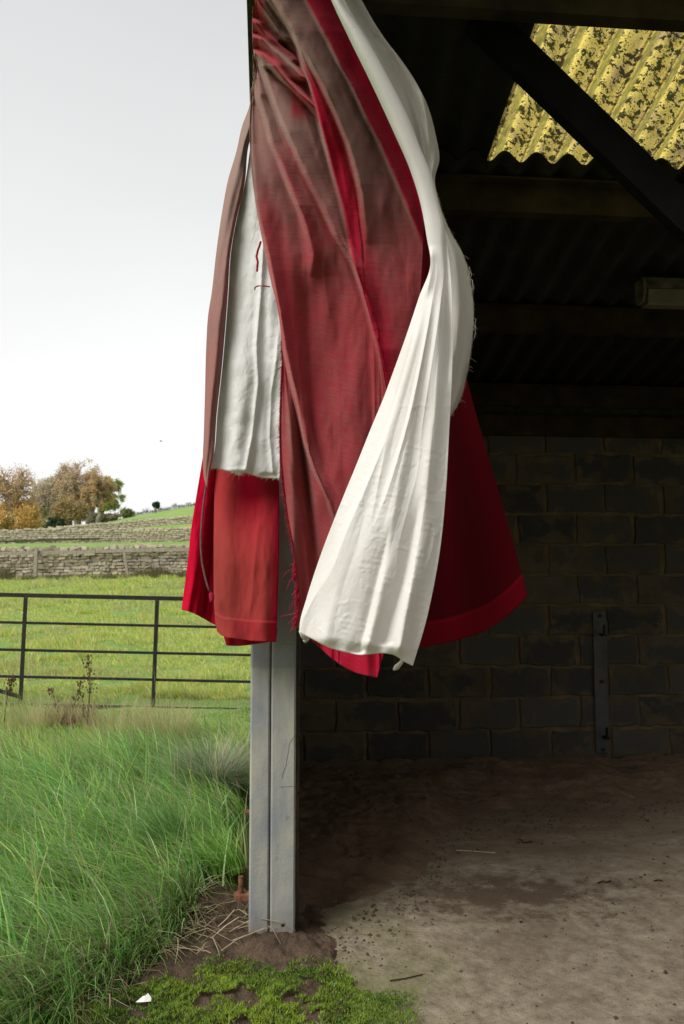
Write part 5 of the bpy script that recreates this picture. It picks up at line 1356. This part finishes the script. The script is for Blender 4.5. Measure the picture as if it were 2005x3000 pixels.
def bush(cx_, cy_, Yd, hw, hh, cols, nl, leaf, label, name, seed, cat='bush', group=None):
    r = np.random.default_rng(seed); s = Yd / FPX
    c = at(cx_, cy_ + hh, Yd); c.z = terrain(c.x, Yd).item(); root = empty(name, c)
    m = MB(); k = 14; T = []
    for i in range(k):
        a = r.uniform(0, 6.28); q = Vector((math.cos(a) * hw * s * r.uniform(.2, .9), math.sin(a) * hw * s * .7 * r.random(), 2 * hh * s * r.uniform(.4, 1.0)))
        m.tube([(0, 0, -.1), q * .5 + Vector((0, 0, .1)), q], [.05, .035, .015], 4, cap=False); T += [q * .6, q * .85, q]
    m.build('stems', M_BARK, root)
    T = np.array([tuple(t) for t in T]); kk_ = r.integers(0, len(T), nl); P = T[kk_] + r.normal(size=(nl, 3)) * np.array([hw * s * .28, hw * s * .25, hh * s * .30])
    P[:, 2] = np.maximum(P[:, 2], 0.05)
    a = r.normal(size=(nl, 3)); a /= np.linalg.norm(a, axis=1)[:, None]; b = np.cross(a, r.normal(size=(nl, 3))); b /= np.linalg.norm(b, axis=1)[:, None]
    V = np.stack([P - a * leaf, P + b * leaf * .7, P + a * leaf, P - b * leaf * .7], 1).reshape(-1, 3)
    ci = np.array(cols)[r.integers(0, len(cols), nl)] * r.uniform(.7, 1.2, (nl, 1))
    link('foliage', make_mesh('foliage', V, np.arange(nl * 4).reshape(-1, 4), colors=np.repeat(ci, 4, 0)), M_LEAF, root)
    tag(root, label, cat, group); return root
bush(165, 1534, 118, 24, 18, [(.045, .07, .03), (.06, .09, .035)], 2200, .2, 'dark evergreen shrub in the shade under the brown trees', 'evergreen_shrub', 1)
bush(140, 1545, 122, 26, 12, [(.06, .09, .035), (.08, .10, .04)], 1800, .2, 'low dark green bush beside the evergreen shrub', 'evergreen_shrub', 2)
bush(371, 1502, 185, 18, 12, [(.24, .25, .10), (.18, .2, .08)], 1500, .28, 'yellow green bush on the skyline next to the clump', 'green_bush', 3)
bush(320, 1518, 170, 26, 10, [(.16, .13, .08), (.2, .17, .1)], 1600, .25, 'brown scrubby bush at the top of the green slope', 'scrub_bush', 4)
bush(282, 1524, 160, 32, 13, [(.20, .17, .11), (.27, .24, .14), (.20, .22, .10)], 3000, .22, 'dark low scrub below the green tree', 'scrub_bush', 6)
# hedge line on the skyline
m = MB(); r_ = random.Random(12); V, C = [], []
for xx in np.arange(385, 640, 2.2):
    yb = np.interp(xx, [385, 455, 566, 640], [1504, 1498, 1484, 1476]); p = at(xx, yb, 198); p.z = terrain(p.x, 198).item()
    hh = r_.uniform(.5, 1.1) * (1.4 if (int(xx / 14) % 3 == 0) else .8)
    for _ in range(3):
        q = p + Vector((r_.gauss(0, .15), r_.gauss(0, .2), hh * r_.uniform(.7, 1.1))); m.tube([p - Vector((0, 0, .1)), (p + q) / 2 + Vector((r_.gauss(0, .08), 0, 0)), q], [.045, .035, .015], 3, cap=False)
        for _ in range(3): m.tube([q.lerp(p, r_.uniform(0, .5)), q + Vector((r_.gauss(0, .35), r_.gauss(0, .2), r_.uniform(-.2, .25)))], [.02, .012], 3, cap=False)
M_HEDGE = m_plain('hedge_twig', (0.09, 0.085, 0.06, 1), 0.4, 2)
hd = m.build('hedge', M_HEDGE); tag(hd, 'thin leafless hedge along the skyline of the hill', 'hedge')
# bramble tangle on the first wall
for (bx_, by_, hh_, lb) in ((140, 1600, 32, 'bare pale bush poking up behind the stone wall by the tall stake'), (450, 1585, 22, 'pale dead stalks standing above the wall coping')):
    p = at(bx_, by_ + hh_ * .4, 37.0); root_z = terrain(p.x, 37.0).item(); b_ = empty('dead_stalks', (p.x, 37.0, root_z)); m = MB(); r_ = random.Random(bx_)
    top = (at(bx_, by_ - hh_ * .5, 37.0).z - root_z)
    for _ in range(9):
        q = Vector((r_.gauss(0, .30), r_.gauss(0, .1), top * r_.uniform(.7, 1.05))); m.tube([(q.x * .2, 0, -.1), (q.x * .5, q.y, q.z * .6), q], [.016, .012, .005], 4, cap=False)
    m.build('stalks', M_PALE, b_); tag(b_, lb, 'stalks')

# ------------------------------------------------------------------ a bird far off in the sky
bp = at(472, 1293, 60.0)
bird = empty('bird', bp); tag(bird, 'tiny dark bird flying in the pale sky beside the curtain', 'bird')
M_BIRD = m_plain('plumage', (0.05, 0.05, 0.055, 1), 0.3, 20)
MB().tube([(-.10, 0, -.005), (-.05, 0, 0), (.02, 0, .01), (.08, 0, .0), (.13, 0, -.01)], [.008, .03, .035, .022, .004], 8).build('body', M_BIRD, bird, True)
for sgn in (-1, 1):
    MB().add([(.05, .02 * sgn, .02), (-.03, .02 * sgn, .02), (-.02, .16 * sgn, .07), (.04, .15 * sgn, .07), (-.08, .30 * sgn, .03), (.05, .02 * sgn, .012), (-.03, .02 * sgn, .012), (-.02, .16 * sgn, .062), (.04, .15 * sgn, .062)],
             [(0, 1, 2, 3), (3, 2, 4), (8, 7, 6, 5), (4, 7, 8), (0, 3, 8, 5), (1, 6, 7, 2), (3, 4, 8), (2, 7, 4)]).build('wing', M_BIRD, bird)
